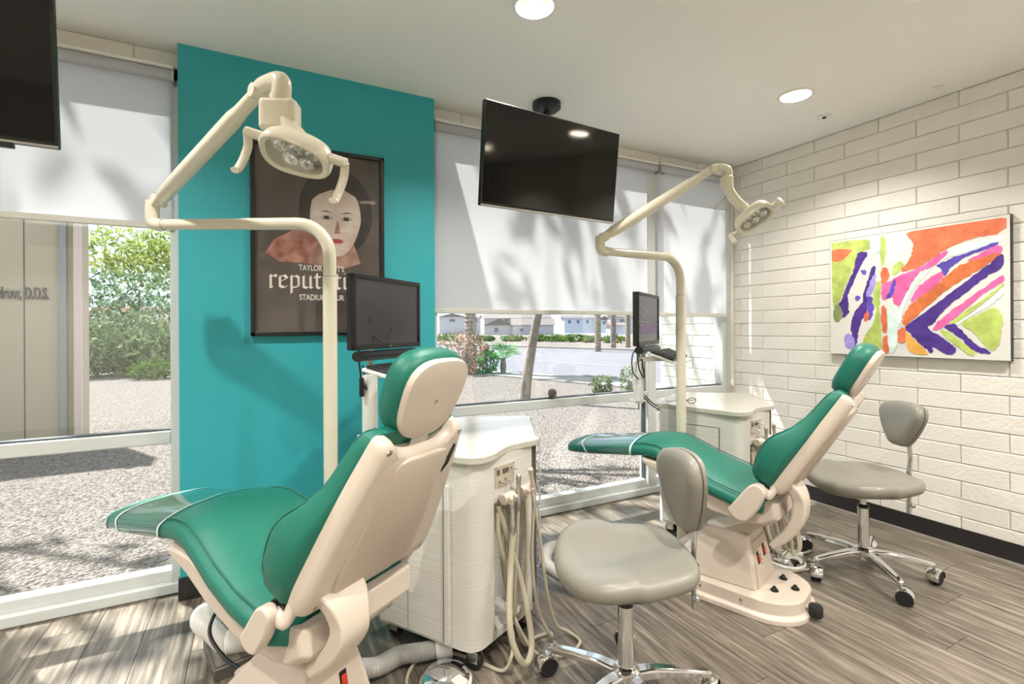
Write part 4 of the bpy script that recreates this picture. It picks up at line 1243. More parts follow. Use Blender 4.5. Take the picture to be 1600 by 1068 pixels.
# white waste hood box at the back of cart two and vacuum hoses on the floor
def ribbed_hose(label, pts, r):
    t = thing('vacuum_hose', label, 'hose', pts[0])
    o = Vector(pts[0])
    path = smooth_path([Vector(p) - o for p in pts], 40)
    rad = [r * (1.0 if i % 2 else 0.9) for i in range(len(path))]
    MB().tube(path, rad, 14).build('ribbed_tube', M_GREYHOSE, t, smooth=80)
    mb = MB()
    M0, l0 = between(path[0], path[1]); M1, l1 = between(path[-1], path[-2])
    MB().lathe([(r * 1.15, -0.03), (r * 1.15, 0.03)], 16, M0).build('cuff', M_GREYHOSE, t)
    MB().lathe([(r * 1.15, -0.03), (r * 1.15, 0.03)], 16, M1).build('cuff', M_GREYHOSE, t)
    return t
ribbed_hose('grey ribbed hose on the floor between the foreground chair and its cart', [(0.24, 1.86, 0.045), (0.36, 1.80, 0.043), (0.46, 1.82, 0.043), (0.55, 1.80, 0.043), (0.62, 1.78, 0.05)], 0.034)
ribbed_hose('grey ribbed hose curving over the floor behind the front stool', [(1.33, 1.93, 0.05), (1.25, 2.06, 0.10), (1.33, 2.17, 0.12), (1.48, 2.16, 0.10), (1.66, 2.10, 0.06), (1.84, 2.05, 0.045), (1.99, 1.99, 0.045)], 0.032)

# ================================================================== OPERATOR STOOLS
def stool(label, loc, face, arm0, back_tilt, back_w, back_h, back_z, seat_z, twist=0.0):
    t = thing('operator_stool', label, 'stool', loc, face, 'rolling stools')
    # local +x is the front of the seat
    out = [(0.235, 0.0), (0.225, 0.10), (0.19, 0.20), (0.12, 0.255), (0.03, 0.25), (-0.07, 0.225), (-0.15, 0.195), (-0.195, 0.14), (-0.212, 0.05)]
    out = out + [(x, -y) for x, y in reversed(out[1:])] 
    out = [(p.x, p.y) for p in smooth_path([(x, y, 0) for x, y in out], 3, closed=True)]
    def sr(k, dz):
        pts = []
        for x, y in out:
            rise = 0.020 * max(0, x / 0.235) ** 2 * -1 + 0.018 * (abs(y) / 0.25) ** 2 * (1 if x > 0 else 0.4) + 0.012 * max(0, -x / 0.2)
            pts.append((x * k, y * k, seat_z + dz + rise * k))
        return pts
    seat = MB().loft([sr(0.90, -0.062), sr(0.97, -0.052), sr(1.0, -0.036), sr(1.0, -0.020), sr(0.97, -0.006), sr(0.90, 0.001), sr(0.75, 0.001), sr(0.45, -0.006), sr(0.15, -0.010)]).build('seat', M_GREIGE, t, smooth=60)
    MB().box((-0.20, -0.07, seat_z - 0.085), (0.10, 0.07, seat_z - 0.058)).build('seat_mechanism', M_BLACK, t, bevel=0.008)
    # gas lift
    MB().lathe([(0.0135, 0.28), (0.0135, seat_z - 0.075)], 16).build('lift_rod', M_CHROME, t)
    MB().lathe([(0.026, 0.07), (0.026, 0.335), (0.022, 0.338)], 22).build('lift_column', M_CHROME, t)
    MB().lathe([(0.0245, 0.335), (0.0245, 0.345), (0.0135, 0.352)], 20).build('column_collar', M_BLACK, t)
    # hub and legs
    MB().lathe([(0.030, 0.076), (0.046, 0.080), (0.046, 0.124), (0.036, 0.134), (0.0262, 0.138)], 22).build('hub', M_CHROME, t)
    R = 0.285
    for k in range(5):
        a = arm0 + 2 * pi * k / 5
        dx, dy = cos(a), sin(a)
        path = [Vector((dx * 0.025, dy * 0.025, 0.104)), Vector((dx * 0.10, dy * 0.10, 0.110)), Vector((dx * 0.2, dy * 0.2, 0.104)), Vector((dx * (R - 0.02), dy * (R - 0.02), 0.097)), Vector((dx * (R + 0.008), dy * (R + 0.008), 0.093))]
        leg = MB().strip(path, [0.050, 0.042, 0.036, 0.032, 0.026], [0.036, 0.034, 0.028, 0.024, 0.020], (-dy, dx, 0)).build('leg', M_CHROME, t, bevel=0.008, seg=3)
        ca = a + 0.9
        cx, cy = dx * R + cos(ca) * 0.015, dy * R + sin(ca) * 0.015
        Mc = Matrix.Translation((cx, cy, 0.0)) @ Matrix.Rotation(ca, 4, 'Z')
        c = MB().tube([Mc @ Vector((0, -0.022, 0.036)), Mc @ Vector((0, 0.022, 0.036))], 0.036, 20).build('caster', M_RUBBER, leg, bevel=0.005)
        prof = [(cos(b) * 0.039, sin(b) * 0.039) for b in [(-0.15 + 1.15 * pi * i / 12) for i in range(13)]]
        rings = [[Mc @ Vector((x * s_, yy, 0.036 + z * s_)) for x, z in prof + [(x * 0.92, z * 0.92) for x, z in reversed(prof)]] for yy, s_ in ((-0.026, 0.94), (-0.020, 1.04), (0.020, 1.04), (0.026, 0.94))]
        MB().loft(rings).build('caster_hood', M_CHROME, leg, smooth=50)
        MB().tube([(dx * R, dy * R, 0.07), (dx * R, dy * R, 0.095)], 0.006, 8).build('caster_stem', M_STEEL, leg)
    # backrest post and pad
    bx = -0.232
    pb_ = smooth_path([(bx, 0, seat_z - 0.20), (bx, 0, seat_z), (bx - 0.006, 0, seat_z + 0.10), (bx + 0.012, 0, back_z - 0.02)], 5)
    MB().tube(pb_, 0.011, 12, flat=(0.017, 0.007, (1, 0, 0))).build('backrest_post', M_CHROME, t)
    MB().box((bx - 0.012, -0.022, seat_z - 0.075), (bx + 0.06, 0.022, seat_z - 0.04)).build('post_clamp', M_BLACK, t, bevel=0.006)
    MB().lathe([(0.011, 0), (0.011, 0.014), (0.007, 0.018)], 10, frame_matrix((bx, 0.016, seat_z - 0.155), (1, 0, 0), (0, 1, 0))).build('clamp_knob', M_STEEL, t)
    sh = [(0.0, -0.5), (0.16, -0.47), (0.34, -0.22), (0.47, 0.08), (0.50, 0.26), (0.42, 0.43), (0.20, 0.5)]
    sh = sh + [(0.0, 0.51)] + [(-x, y) for x, y in reversed(sh[1:])]
    sh = [(p.x, p.y) for p in smooth_path([(x, y, 0) for x, y in sh], 4, closed=True)]
    Mb = Matrix.Translation((bx + 0.02, 0, back_z)) @ Matrix.Rotation(twist, 4, 'Z') @ Matrix.Rotation(back_tilt, 4, 'Y')
    def br(k, dx):
        return [Mb @ Vector((dx + 0.16 * (y * k * back_w) ** 2 / back_w * 1.6, y * k * back_w, z * k * back_h)) for y, z in sh]
    MB().loft([br(0.9, -0.020), br(0.985, -0.016), br(0.985, -0.004), br(0.95, -0.001)]).build('backrest_shell', M_GREIGE, t, smooth=50)
    MB().loft([br(0.94, -0.002), br(1.0, 0.006), br(1.0, 0.018), br(0.95, 0.032), br(0.8, 0.042), br(0.5, 0.044), br(0.15, 0.044)]).build('backrest_pad', M_GREIGE, t, smooth=60)
    return t
stool('grey rolling stool in the foreground between the two chairs', (1.085, 1.285, 0), radians(155), radians(-35), radians(4), 0.25, 0.265, 0.715, 0.515, radians(9))
stool('grey rolling stool in front of the block wall beneath the painting', (2.75, 1.41, 0), radians(152), radians(12), radians(-12), 0.27, 0.225, 0.76, 0.505)
# ================================================================== TELEVISIONS
def television(label, left_top, right_top, tilt, w, h, eye=False):
    """hung from the ceiling; front faces -y of its own frame, tilted down"""
    a, b = Vector(left_top), Vector(right_top)
    c = (a + b) / 2
    ang = math.atan2(b.y - a.y, b.x - a.x)
    t = thing('television', label, 'television', (c.x, c.y, c.z), ang, 'ceiling hung televisions')
    Mt = Matrix.Rotation(tilt, 4, 'X')
    MB().box((-w / 2, 0.0, -h), (w / 2, 0.028, 0), Mt).build('tv_body', M_BLACK, t, bevel=0.004)
    MB().box((-w / 2 + 0.008, -0.0015, -h + 0.016), (w / 2 - 0.008, 0.002, -0.008), Mt).build('screen', M_SCREEN, t, smooth=0)
    MB().box((-w / 2, -0.002, -h), (w / 2, 0.002, -h + 0.006), Mt).build('bezel_strip', M_STEEL, t, smooth=0)
    MB().box((-0.15, 0.028, -h * 0.8), (0.15, 0.05, -h * 0.3), Mt).build('back_housing', M_BLACK, t, bevel=0.006)
    if eye:
        MB().box((w / 2 - 0.125, -0.004, -h - 0.014), (w / 2 - 0.095, 0.02, -h - 0.001), Mt).build('infrared_eye', M_BLACK, t, bevel=0.002)
    else:
        MB().box((0.0, -0.003, -h - 0.004), (0.03, 0.004, -h), Mt).build('logo_tab', M_STEEL, t, smooth=0)
    return t, c, ang
tv1, c1, a1 = television('black television hanging from the ceiling in front of the wide blind', (0.825, 1.825, 2.195), (1.562, 1.873, 2.207), radians(6.5), 0.738, 0.428)
def tv_mount(label, plate, tv, tvc, ang):
    t = thing('tv_mount', label, 'bracket', plate)
    MB().lathe([(0.085, 0), (0.085, -0.03), (0.06, -0.05), (0.03, -0.055)], 24).build('ceiling_plate', M_BLACK, t)
    tgt = Vector((tvc.x, tvc.y, tvc.z - 0.24)) - Vector(plate) + Vector((-sin(ang), cos(ang), 0)) * 0.085
    MB().tube([(0, 0, -0.04), (0, 0, tgt.z)], 0.02, 14).build('drop_pole', M_BLACK, t)
    MB().strip([(0, 0, tgt.z), tgt], 0.03, 0.05, (0, 0, 1)).build('reach_arm', M_BLACK, t, bevel=0.004)
    MB().cbox(tgt, (0.12, 0.012, 0.12), Matrix.Rotation(ang, 4, 'Z')).build('vesa_plate', M_BLACK, t)
    return t
tv_mount('black ceiling mount behind the hanging television', (1.53, 2.50, RH), tv1, c1, a1)
tv2, c2, a2 = television('black television cut off at the upper left corner', (-1.235, 1.752, 2.195), (-0.50, 1.772, 2.205), radians(6.0), 0.736, 0.428, True)
tv_mount('black ceiling mount behind the television at upper left', (-1.0, 2.35, RH), tv2, c2, a2)

# ================================================================== POSTER
M_POSTER = mat('poster_paper', (58, 50, 46), 0.55, mottle=(3.5, (92, 80, 72), 0.9))
t = thing('framed_poster', 'black framed portrait poster with blackletter title on the teal wall', 'poster', (0.29, 2.744, 1.715))
W2, H2, FW = 0.326, 0.486, 0.021
MB().box((-W2 + 0.004, -0.010, -H2 + 0.004), (W2 - 0.004, -0.002, H2 - 0.004)).build('poster_print', M_POSTER, t, smooth=0)
for nm, lo, hi in (('frame_rail', (-W2, -0.026, H2 - FW), (W2, 0, H2)), ('frame_rail', (-W2, -0.026, -H2), (W2, 0, -H2 + FW)), ('frame_stile', (-W2, -0.026, -H2), (-W2 + FW, 0, H2)), ('frame_stile', (W2 - FW, -0.026, -H2), (W2, 0, H2))):
    MB().box(lo, hi).build(nm, M_BLACK, t, bevel=0.003)
def flat_shape(poly, y, m, name, parent, th=0.0008):
    return MB().loft([[(x, y, z) for x, z in poly], [(x, y - th, z) for x, z in poly]]).build(name, m, parent, smooth=0)
def ell(cx, cz, rx, rz, n=28, rot=0.0, e=2.0):
    pts = superellipse(rx, rz, e, n)
    return [(cx + x * cos(rot) - z * sin(rot), cz + x * sin(rot) + z * cos(rot)) for x, z in pts]
M_PALE = mat('print_pale', (214, 200, 188), 0.6, mottle=(9, (176, 150, 136), 0.7))
M_PALE2 = mat('print_blush', (176, 136, 120), 0.6, mottle=(12, (120, 84, 74), 0.9))
M_HAIR = mat('print_hair', (14, 11, 10), 0.6, mottle=(26, (48, 36, 30), 0.9))
M_RUST = mat('print_rust', (120, 66, 52), 0.6, mottle=(16, (190, 140, 124), 0.8))
M_PRINTRED = mat('print_red', (168, 52, 46), 0.6)
# plain generic portrait in the poster's tones
flat_shape(ell(0.078, 0.165, 0.185, 0.235), -0.0102, M_HAIR, 'print_hair', t)
flat_shape([(-0.26, -0.07), (-0.22, 0.0), (-0.12, 0.06), (-0.02, 0.05), (0.02, -0.04), (-0.04, -0.115), (-0.2, -0.11)], -0.0104, M_RUST, 'print_hair', t)
flat_shape([(0.0, 0.02), (0.16, 0.02), (0.20, -0.10), (0.12, -0.13), (-0.03, -0.13), (-0.06, -0.09)], -0.0106, M_PALE2, 'print_neck', t)
flat_shape([(0.075 + x * (1.0 if z > 0 else 1 + 0.28 * z / 0.2), 0.125 + z) for x, z in superellipse(0.128, 0.195, 2.3, 36)], -0.0112, M_PALE, 'print_face', t)
flat_shape([(-0.062, 0.20), (-0.045, 0.29), (0.02, 0.345), (0.10, 0.35), (0.165, 0.32), (0.205, 0.26), (0.212, 0.19), (0.175, 0.255), (0.12, 0.285), (0.05, 0.28), (-0.01, 0.25)], -0.0118, M_HAIR, 'print_hair', t)
for sx in (-1, 1):
    cx_ = 0.078 + sx * 0.050
    flat_shape([(cx_ - 0.030, 0.130), (cx_ - 0.012, 0.142), (cx_ + 0.012, 0.142), (cx_ + 0.030, 0.132), (cx_ + 0.010, 0.123), (cx_ - 0.012, 0.123)], -0.0122, M_HAIR, 'print_eye', t)
    flat_shape(ell(cx_ + 0.016, 0.133, 0.006, 0.004, 10), -0.0131, M_PALE, 'print_eye_white', t)
    flat_shape(ell(cx_ - 0.018, 0.132, 0.006, 0.004, 10), -0.0131, M_PALE, 'print_eye_white', t)
    flat_shape([(cx_ - 0.034, 0.160 - 0.004 * sx), (cx_, 0.169), (cx_ + 0.034, 0.160 + 0.004 * sx), (cx_, 0.163)], -0.0122, M_HAIR, 'print_brow', t)
flat_shape([(0.080, 0.12), (0.088, 0.12), (0.098, 0.055), (0.066, 0.05)], -0.0122, M_PALE2, 'print_nose', t)
flat_shape(ell(0.078, 0.012, 0.034, 0.012), -0.0122, M_PRINTRED, 'print_mouth', t)
M_LETTER = mat('print_letter', (226, 220, 208), 0.5)
RXm = Matrix.Rotation(radians(90), 4, 'X')
def line(s, size, x, z, name, sx=1.0):
    return text_mesh(s, size, 0.0005, Matrix.Translation((x, -0.0125, z)) @ RXm @ Matrix.Diagonal((sx, 1, 1, 1)), name, M_LETTER, t, 0.0006, 'CENTER')
line("TAYLOR SWIFT'S", 0.041, 0.004, -0.150, 'poster_lettering', 0.72)
line('STADIUM TOUR', 0.041, 0.004, -0.302, 'poster_lettering', 0.74)
# broad-nib letters for the title: strokes swept by a 40 degree pen
def nib(p, q, w):
    n = Vector((cos(radians(42)), sin(radians(42)))) * w / 2
    p, q = Vector(p), Vector(q)
    return [p - n, p + n, q + n, q - n]
GL = {'r': [((0.1, 1), (0.1, 0.0)), ((0.1, 0.0), (0.2, 0.0)), ((0.0, 0.9), (0.1, 1)), ((0.1, 0.85), (0.38, 1.0)), ((0.3, 1.0), (0.42, 0.86))],
      'e': [((0.1, 0.9), (0.1, 0.12)), ((0.1, 0.12), (0.3, 0.0)), ((0.3, 0.0), (0.5, 0.12)), ((0.1, 0.85), (0.35, 1.0)), ((0.35, 1.0), (0.5, 0.75)), ((0.5, 0.75), (0.15, 0.5))],
      'p': [((0.1, 1.0), (0.1, -0.45)), ((0.0, 0.9), (0.1, 1.0)), ((0.1, 0.85), (0.35, 1.0)), ((0.35, 1.0), (0.5, 0.85)), ((0.5, 0.85), (0.5, 0.12)), ((0.5, 0.12), (0.12, 0.0))],
      'u': [((0.1, 1.0), (0.1, 0.12)), ((0.0, 0.9), (0.1, 1.0)), ((0.1, 0.12), (0.28, 0.0)), ((0.28, 0.0), (0.48, 0.15)), ((0.5, 1.0), (0.5, 0.08)), ((0.5, 0.08), (0.6, 0.02))],
      't': [((0.15, 1.25), (0.15, 0.12)), ((0.15, 0.12), (0.3, 0.0)), ((0.3, 0.0), (0.42, 0.1)), ((0.0, 0.95), (0.38, 0.95))],
      'a': [((0.08, 0.88), (0.3, 1.0)), ((0.3, 1.0), (0.48, 0.85)), ((0.48, 0.85), (0.48, 0.08)), ((0.48, 0.08), (0.58, 0.02)), ((0.46, 0.55), (0.1, 0.4)), ((0.1, 0.4), (0.1, 0.1)), ((0.1, 0.1), (0.26, 0.0)), ((0.26, 0.0), (0.46, 0.15))],
      'i': [((0.1, 1.0), (0.1, 0.1)), ((0.0, 0.9), (0.1, 1.0)), ((0.1, 0.1), (0.22, 0.02)), ((0.06, 1.3), (0.16, 1.36))],
      'o': [((0.1, 0.85), (0.1, 0.12)), ((0.1, 0.12), (0.3, 0.0)), ((0.3, 0.0), (0.5, 0.15)), ((0.5, 0.15), (0.5, 0.88)), ((0.5, 0.88), (0.3, 1.0)), ((0.3, 1.0), (0.1, 0.85))],
      'n': [((0.1, 1.0), (0.1, 0.0)), ((0.0, 0.9), (0.1, 1.0)), ((0.1, 0.85), (0.35, 1.0)), ((0.35, 1.0), (0.5, 0.85)), ((0.5, 0.85), (0.5, 0.08)), ((0.5, 0.08), (0.6, 0.02))]}
ADV = {'r': 0.5, 'e': 0.64, 'p': 0.68, 'u': 0.72, 't': 0.5, 'a': 0.7, 'i': 0.34, 'o': 0.68, 'n': 0.68}
word = 'reputation'
sc = 0.062
tot = sum(ADV[c] for c in word)
kx = 0.495 / tot
xx = -0.245
for ch in word:
    mb = MB()
    for i, (p, q) in enumerate(GL[ch]):
        pts = nib((xx + p[0] * kx, -0.241 + p[1] * sc), (xx + q[0] * kx, -0.241 + q[1] * sc), 0.0145)
        y = -0.0126 - 0.00008 * i
        mb.add([(v.x, y, v.y) for v in pts] + [(v.x, y + 0.0004, v.y) for v in pts], [(0, 1, 2, 3), (7, 6, 5, 4), (0, 4, 5, 1), (1, 5, 6, 2), (2, 6, 7, 3), (3, 7, 4, 0)])
    mb.build('title_letter', M_LETTER, t, smooth=0)
    xx += ADV[ch] * kx
MB().box((-W2 + FW, -0.0205, -H2 + FW), (W2 - FW, -0.019, H2 - FW)).build('glazing', glass_mat('poster_glass', (1, 1, 1), 0.5, 0.02), t, smooth=0)

# ================================================================== PAINTING
STROKES = [
    ('lime', [(-0.444, 0.373), (-0.204, 0.354), (-0.204, 0.305), (-0.254, 0.279), (-0.304, 0.196), (-0.34, 0.11), (-0.377, 0.01), (-0.409, -0.057), (-0.431, -0.079), (-0.443, 0.083)]),
    ('orange', [(-0.444, 0.326), (-0.32, 0.312), (-0.352, 0.269), (-0.384, 0.244), (-0.444, 0.251)]),
    ('purple', [(-0.279, 0.282), (-0.219, 0.28), (-0.253, 0.213), (-0.283, 0.15), (-0.319, 0.063), (-0.34, 0.008), (-0.339, -0.082), (-0.334, -0.104), (-0.366, -0.138), (-0.398, -0.126), (-0.404, -0.057), (-0.377, -0.001), (-0.345, 0.088), (-0.304, 0.185)]),
    ('sage', [(-0.431, -0.068), (-0.393, -0.057), (-0.376, -0.126), (-0.403, -0.172), (-0.431, -0.16)]),
    ('purple', [(-0.199, 0.174), (-0.175, 0.183), (-0.189, 0.098), (-0.213, 0.002), (-0.222, -0.085), (-0.262, -0.172), (-0.281, -0.261), (-0.296, -0.339), (-0.317, -0.261), (-0.323, -0.172), (-0.292, -0.094), (-0.252, -0.04), (-0.247, 0.015), (-0.218, 0.1)]),
    ('lavender', [(-0.179, 0.14), (-0.176, 0.075), (-0.203, 0.001), (-0.232, 0.003), (-0.213, 0.067)]),
    ('violet', [(-0.222, -0.009), (-0.183, -0.043), (-0.202, -0.15), (-0.222, -0.139)]),
    ('orange', [(-0.247, -0.139), (-0.222, -0.096), (-0.214, -0.139), (-0.236, -0.172)]),
    ('lime', [(-0.174, 0.075), (-0.145, 0.073), (-0.154, -0.044), (-0.149, -0.151), (-0.142, -0.322), (-0.172, -0.371), (-0.251, -0.348), (-0.241, -0.26), (-0.192, -0.183), (-0.173, -0.086), (-0.193, -0.042)]),
    ('lavender', [(-0.365, -0.262), (-0.323, -0.25), (-0.302, -0.295), (-0.307, -0.35), (-0.354, -0.341)]),
    ('lime', [(-0.147, 0.361), (-0.119, 0.346), (-0.118, 0.251), (-0.141, 0.179)]),
    ('lime', [(-0.072, 0.177), (-0.041, 0.2), (-0.018, 0.177), (-0.045, 0.138), (-0.081, 0.121)]),
    ('mint', [(-0.064, 0.369), (-0.024, 0.363), (-0.036, 0.272), (-0.09, 0.195), (-0.118, 0.241), (-0.072, 0.277)]),
    ('orange', [(-0.141, 0.163), (-0.108, 0.165), (-0.099, 0.112), (-0.117, 0.071), (-0.141, 0.073)]),
    ('pink', [(-0.141, 0.062), (-0.09, 0.08), (-0.054, 0.108), (0.059, 0.149), (0.125, 0.196), (0.188, 0.232), (0.188, 0.194), (0.109, 0.144), (0.059, 0.119), (0.008, 0.042), (-0.044, -0.069), (-0.071, -0.058), (-0.089, -0.004), (-0.126, -0.034), (-0.14, -0.012)]),
    ('violet', [(-0.071, 0.094), (-0.064, 0.057), (-0.085, -0.015), (-0.117, -0.024), (-0.099, 0.017)]),
    ('orange', [(0.024, 0.381), (0.424, 0.376), (0.424, 0.3), (0.321, 0.285), (0.211, 0.253), (0.141, 0.209), (0.059, 0.154), (-0.036, 0.138), (0.008, 0.205), (0.029, 0.294)]),
    ('mint', [(0.226, 0.237), (0.424, 0.278), (0.424, 0.251), (0.307, 0.217), (0.226, 0.199), (0.157, 0.168), (0.101, 0.115), (0.026, 0.01), (-0.009, -0.05), (-0.026, -0.1), (-0.035, -0.152), (-0.044, -0.1), (-0.009, -0.009), (0.042, 0.08), (0.109, 0.134), (0.18, 0.195)]),
    ('violet', [(0.141, 0.155), (0.226, 0.189), (0.321, 0.22), (0.411, 0.248), (0.394, 0.219), (0.3, 0.195), (0.219, 0.142), (0.18, 0.088), (0.165, 0.133)]),
    ('pink', [(0.017, -0.04), (0.043, 0.019), (0.101, 0.075), (0.161, 0.114), (0.173, 0.089), (0.141, 0.033), (0.076, -0.013), (0.026, -0.051)]),
    ('pink', [(0.3, 0.171), (0.404, 0.231), (0.421, 0.193), (0.356, 0.169), (0.293, 0.163)]),
    ('rust', [(-0.03, -0.178), (-0.008, -0.101), (0.068, -0.023), (0.141, 0.033), (0.188, 0.088), (0.264, 0.147), (0.377, 0.181), (0.421, 0.184), (0.364, 0.127), (0.264, 0.062), (0.165, -0.017), (0.069, -0.113), (-0.008, -0.193)]),
    ('purple', [(-0.012, -0.203), (0.069, -0.133), (0.189, -0.028), (0.3, 0.069), (0.377, 0.135), (0.428, 0.179), (0.428, 0.112), (0.371, 0.072), (0.286, -0.005), (0.189, -0.096), (0.126, -0.183), (0.102, -0.213), (0.174, -0.27), (0.228, -0.326), (0.221, -0.36), (0.182, -0.362), (0.127, -0.321), (0.119, -0.36), (0.069, -0.313), (0.01, -0.244)]),
    ('pink', [(0.126, -0.217), (0.166, -0.154), (0.264, -0.07), (0.364, 0.018), (0.428, 0.067), (0.428, 0.032), (0.35, -0.027), (0.265, -0.117), (0.189, -0.192), (0.142, -0.222)]),
    ('lime', [(0.197, -0.192), (0.265, -0.126), (0.371, -0.037), (0.428, 0.023), (0.428, 0.009), (0.371, -0.055), (0.287, -0.136), (0.22, -0.192)]),
    ('mint', [(0.228, -0.188), (0.308, -0.127), (0.378, -0.056), (0.428, -0.004), (0.428, -0.04), (0.364, -0.101), (0.287, -0.155), (0.25, -0.188)]),
    ('lime', [(0.258, -0.188), (0.301, -0.155), (0.392, -0.106), (0.422, -0.138), (0.426, -0.21), (0.4, -0.327), (0.365, -0.319), (0.309, -0.238)]),
    ('purple', [(0.182, -0.207), (0.228, -0.188), (0.265, -0.239), (0.323, -0.303), (0.379, -0.342), (0.352, -0.352), (0.302, -0.332), (0.25, -0.268)]),
    ('lime', [(0.158, -0.222), (0.19, -0.231), (0.243, -0.278), (0.309, -0.341), (0.295, -0.365), (0.236, -0.316), (0.19, -0.27)]),
    ('orange', [(-0.14, -0.082), (-0.117, -0.088), (-0.113, -0.225), (-0.139, -0.226)]),
    ('orange', [(-0.134, -0.273), (-0.106, -0.267), (-0.097, -0.351), (-0.111, -0.368), (-0.134, -0.369)]),
    ('orange', [(-0.048, -0.224), (-0.012, -0.214), (-0.012, -0.286), (-0.025, -0.301), (-0.053, -0.297)]),
    ('yellow', [(-0.008, -0.244), (0.044, -0.294), (0.103, -0.366), (0.019, -0.361), (-0.007, -0.316)]),
    ('mint', [(-0.103, -0.088), (-0.044, -0.09), (-0.035, -0.152), (-0.052, -0.214), (-0.061, -0.318), (-0.079, -0.361), (-0.102, -0.341)]),
    ('violet', [(-0.258, 0.164), (-0.241, 0.17), (-0.228, 0.156), (-0.238, 0.14), (-0.255, 0.147)]),
    ('violet', [(-0.298, -0.007), (-0.283, 0.005), (-0.268, -0.009), (-0.276, -0.028), (-0.293, -0.027)]),
    ('mint', [(-0.204, 0.354), (-0.149, 0.356), (-0.151, 0.277), (-0.175, 0.269), (-0.202, 0.3)]),
]
PCOL = {'lime': (166, 182, 92), 'orange': (204, 104, 68), 'rust': (198, 104, 56), 'purple': (66, 38, 122), 'violet': (84, 66, 166), 'lavender': (150, 138, 206), 'sage': (128, 140, 92),
        'mint': (200, 230, 214), 'pink': (218, 92, 152), 'yellow': (228, 164, 78)}
t = thing('abstract_painting', 'colourful abstract painting with purple, orange and lime strokes on the block wall', 'painting', (3.549, 1.548, 1.462))
MB().box((-0.031, -0.4605, -0.389), (0.0, 0.4605, 0.389)).build('canvas_edge', M_BLACK, t)
MB().box((-0.0335, -0.458, -0.3865), (-0.030, 0.458, 0.3865)).build('canvas', mat('canvas_white', (230, 227, 218), 0.7, mottle=(5, (214, 216, 208), 0.7)), t, smooth=0)
for i, (c, poly) in enumerate(STROKES):
    pp = smooth_path([(u, v, 0) for u, v in poly], 7, closed=True)
    rnd = random.Random(i)
    ring = [(-(u.x) + 0.007 * noise.noise(u * 60 + Vector((i, 0, 0))) + rnd.uniform(-0.0015, 0.0015), u.y + 0.007 * noise.noise(u * 60 + Vector((0, i, 9))) + rnd.uniform(-0.0015, 0.0015)) for u in pp]
    ring = [(max(-0.445, min(0.445, a)), max(-0.374, min(0.374, b))) for a, b in ring]
    xo = -0.0337 - 0.00006 * i
    m_ = mat('paint_' + c, PCOL[c], 0.5, mottle=(14, tuple(min(255, int(v * 1.15 + 14)) for v in PCOL[c]), 0.9), bump=(40, 0.15))
    MB().loft([[(xo + 0.0005, a, b) for a, b in ring], [(xo - 0.0006, a, b) for a, b in ring]]).build('paint_stroke', m_, t, smooth=0)


# ================================================================== COMPUTER STATIONS
def post_stand(label, loc, h0, h1, ang, tray_c, tray_ang, tip=4):
    t = thing('monitor_stand', label, 'monitor stand', (loc[0], loc[1], h0))
    MB().lathe([(0.026, -0.02), (0.030, 0.0), (0.033, 0.004), (0.033, h1 - h0), (0.030, h1 - h0 + 0.006)], 22).build('post', M_WHITEPL, t)
    MB().box((-0.05, -0.03, -0.012), (0.04, 0.03, 0.0)).build('post_bracket', M_WHITEPL, t, bevel=0.003)
    MB().lathe([(0.006, -0.055), (0.006, -0.01)], 10).build('bolt', M_STEEL, t)
    MB().box((-0.012, -0.008, h1 - h0), (0.012, 0.008, h1 - h0 + 0.20)).build('riser', M_STEEL, t, bevel=0.003)
    for z in (0.04, 0.10, 0.15):
        MB().lathe([(0.005, 0), (0.005, 0.002), (0, 0.002)], 10, frame_matrix((0, -0.008, h1 - h0 + z), (1, 0, 0), (0, -1, 0))).build('screw', M_BLACK, t)
    o = Vector((loc[0], loc[1], h0))
    tc = Vector(tray_c) - o
    Mt = Matrix.Translation(tc) @ Matrix.Rotation(tray_ang, 4, 'Z') @ Matrix.Rotation(radians(tip), 4, 'X')
    MB().strip([(0, 0, tc.z - 0.02), (tc.x, tc.y, tc.z - 0.012)], 0.03, 0.008, (0, 0, 1)).build('tray_arm', M_STEEL, t)
    tp = rounded([(-0.235, -0.10), (0.235, -0.10), (0.235, 0.09), (-0.235, 0.09)], [0.03, 0.05, 0.05, 0.03], 4)
    MB().prism(tp, -0.006, 0.006, Mt).build('keyboard_tray', M_WHITEPL, t, bevel=0.003)
    return t, o, Mt
def cables(t, pts, m=M_BLACK):
    for p in pts:
        MB().tube(smooth_path(p, 6), 0.004, 7).build('cable', m, t)
def keyboard(label, o, Mt):
    t = thing('keyboard', label, 'keyboard', tuple(o))
    Mk = Mt
    MB().box((-0.215, -0.065, 0.0065), (0.215, 0.075, 0.018), Mk).build('keyboard_body', M_BLACK, t, bevel=0.004)
    key = None
    for r in range(5):
        n = 15
        for c in range(n):
            lx = -0.205 + c * 0.0275 + (0.004 * r if r < 4 else 0)
            if lx > 0.19: continue
            q = Mk @ Vector((lx + 0.0125, -0.05 + r * 0.0255, 0.018))
            if key is None:
                key = MB().loft([[(-0.0115, -0.011, 0), (0.0115, -0.011, 0), (0.0115, 0.011, 0), (-0.0115, 0.011, 0)], [(-0.0095, -0.009, 0.006), (0.0095, -0.009, 0.006), (0.0095, 0.009, 0.006), (-0.0095, 0.009, 0.006)]]).build('key', M_KEYS, t, smooth=0)
                key.location = q; key.rotation_euler = Mk.to_euler()
            else:
                copy_part(key, t, q)
    return t
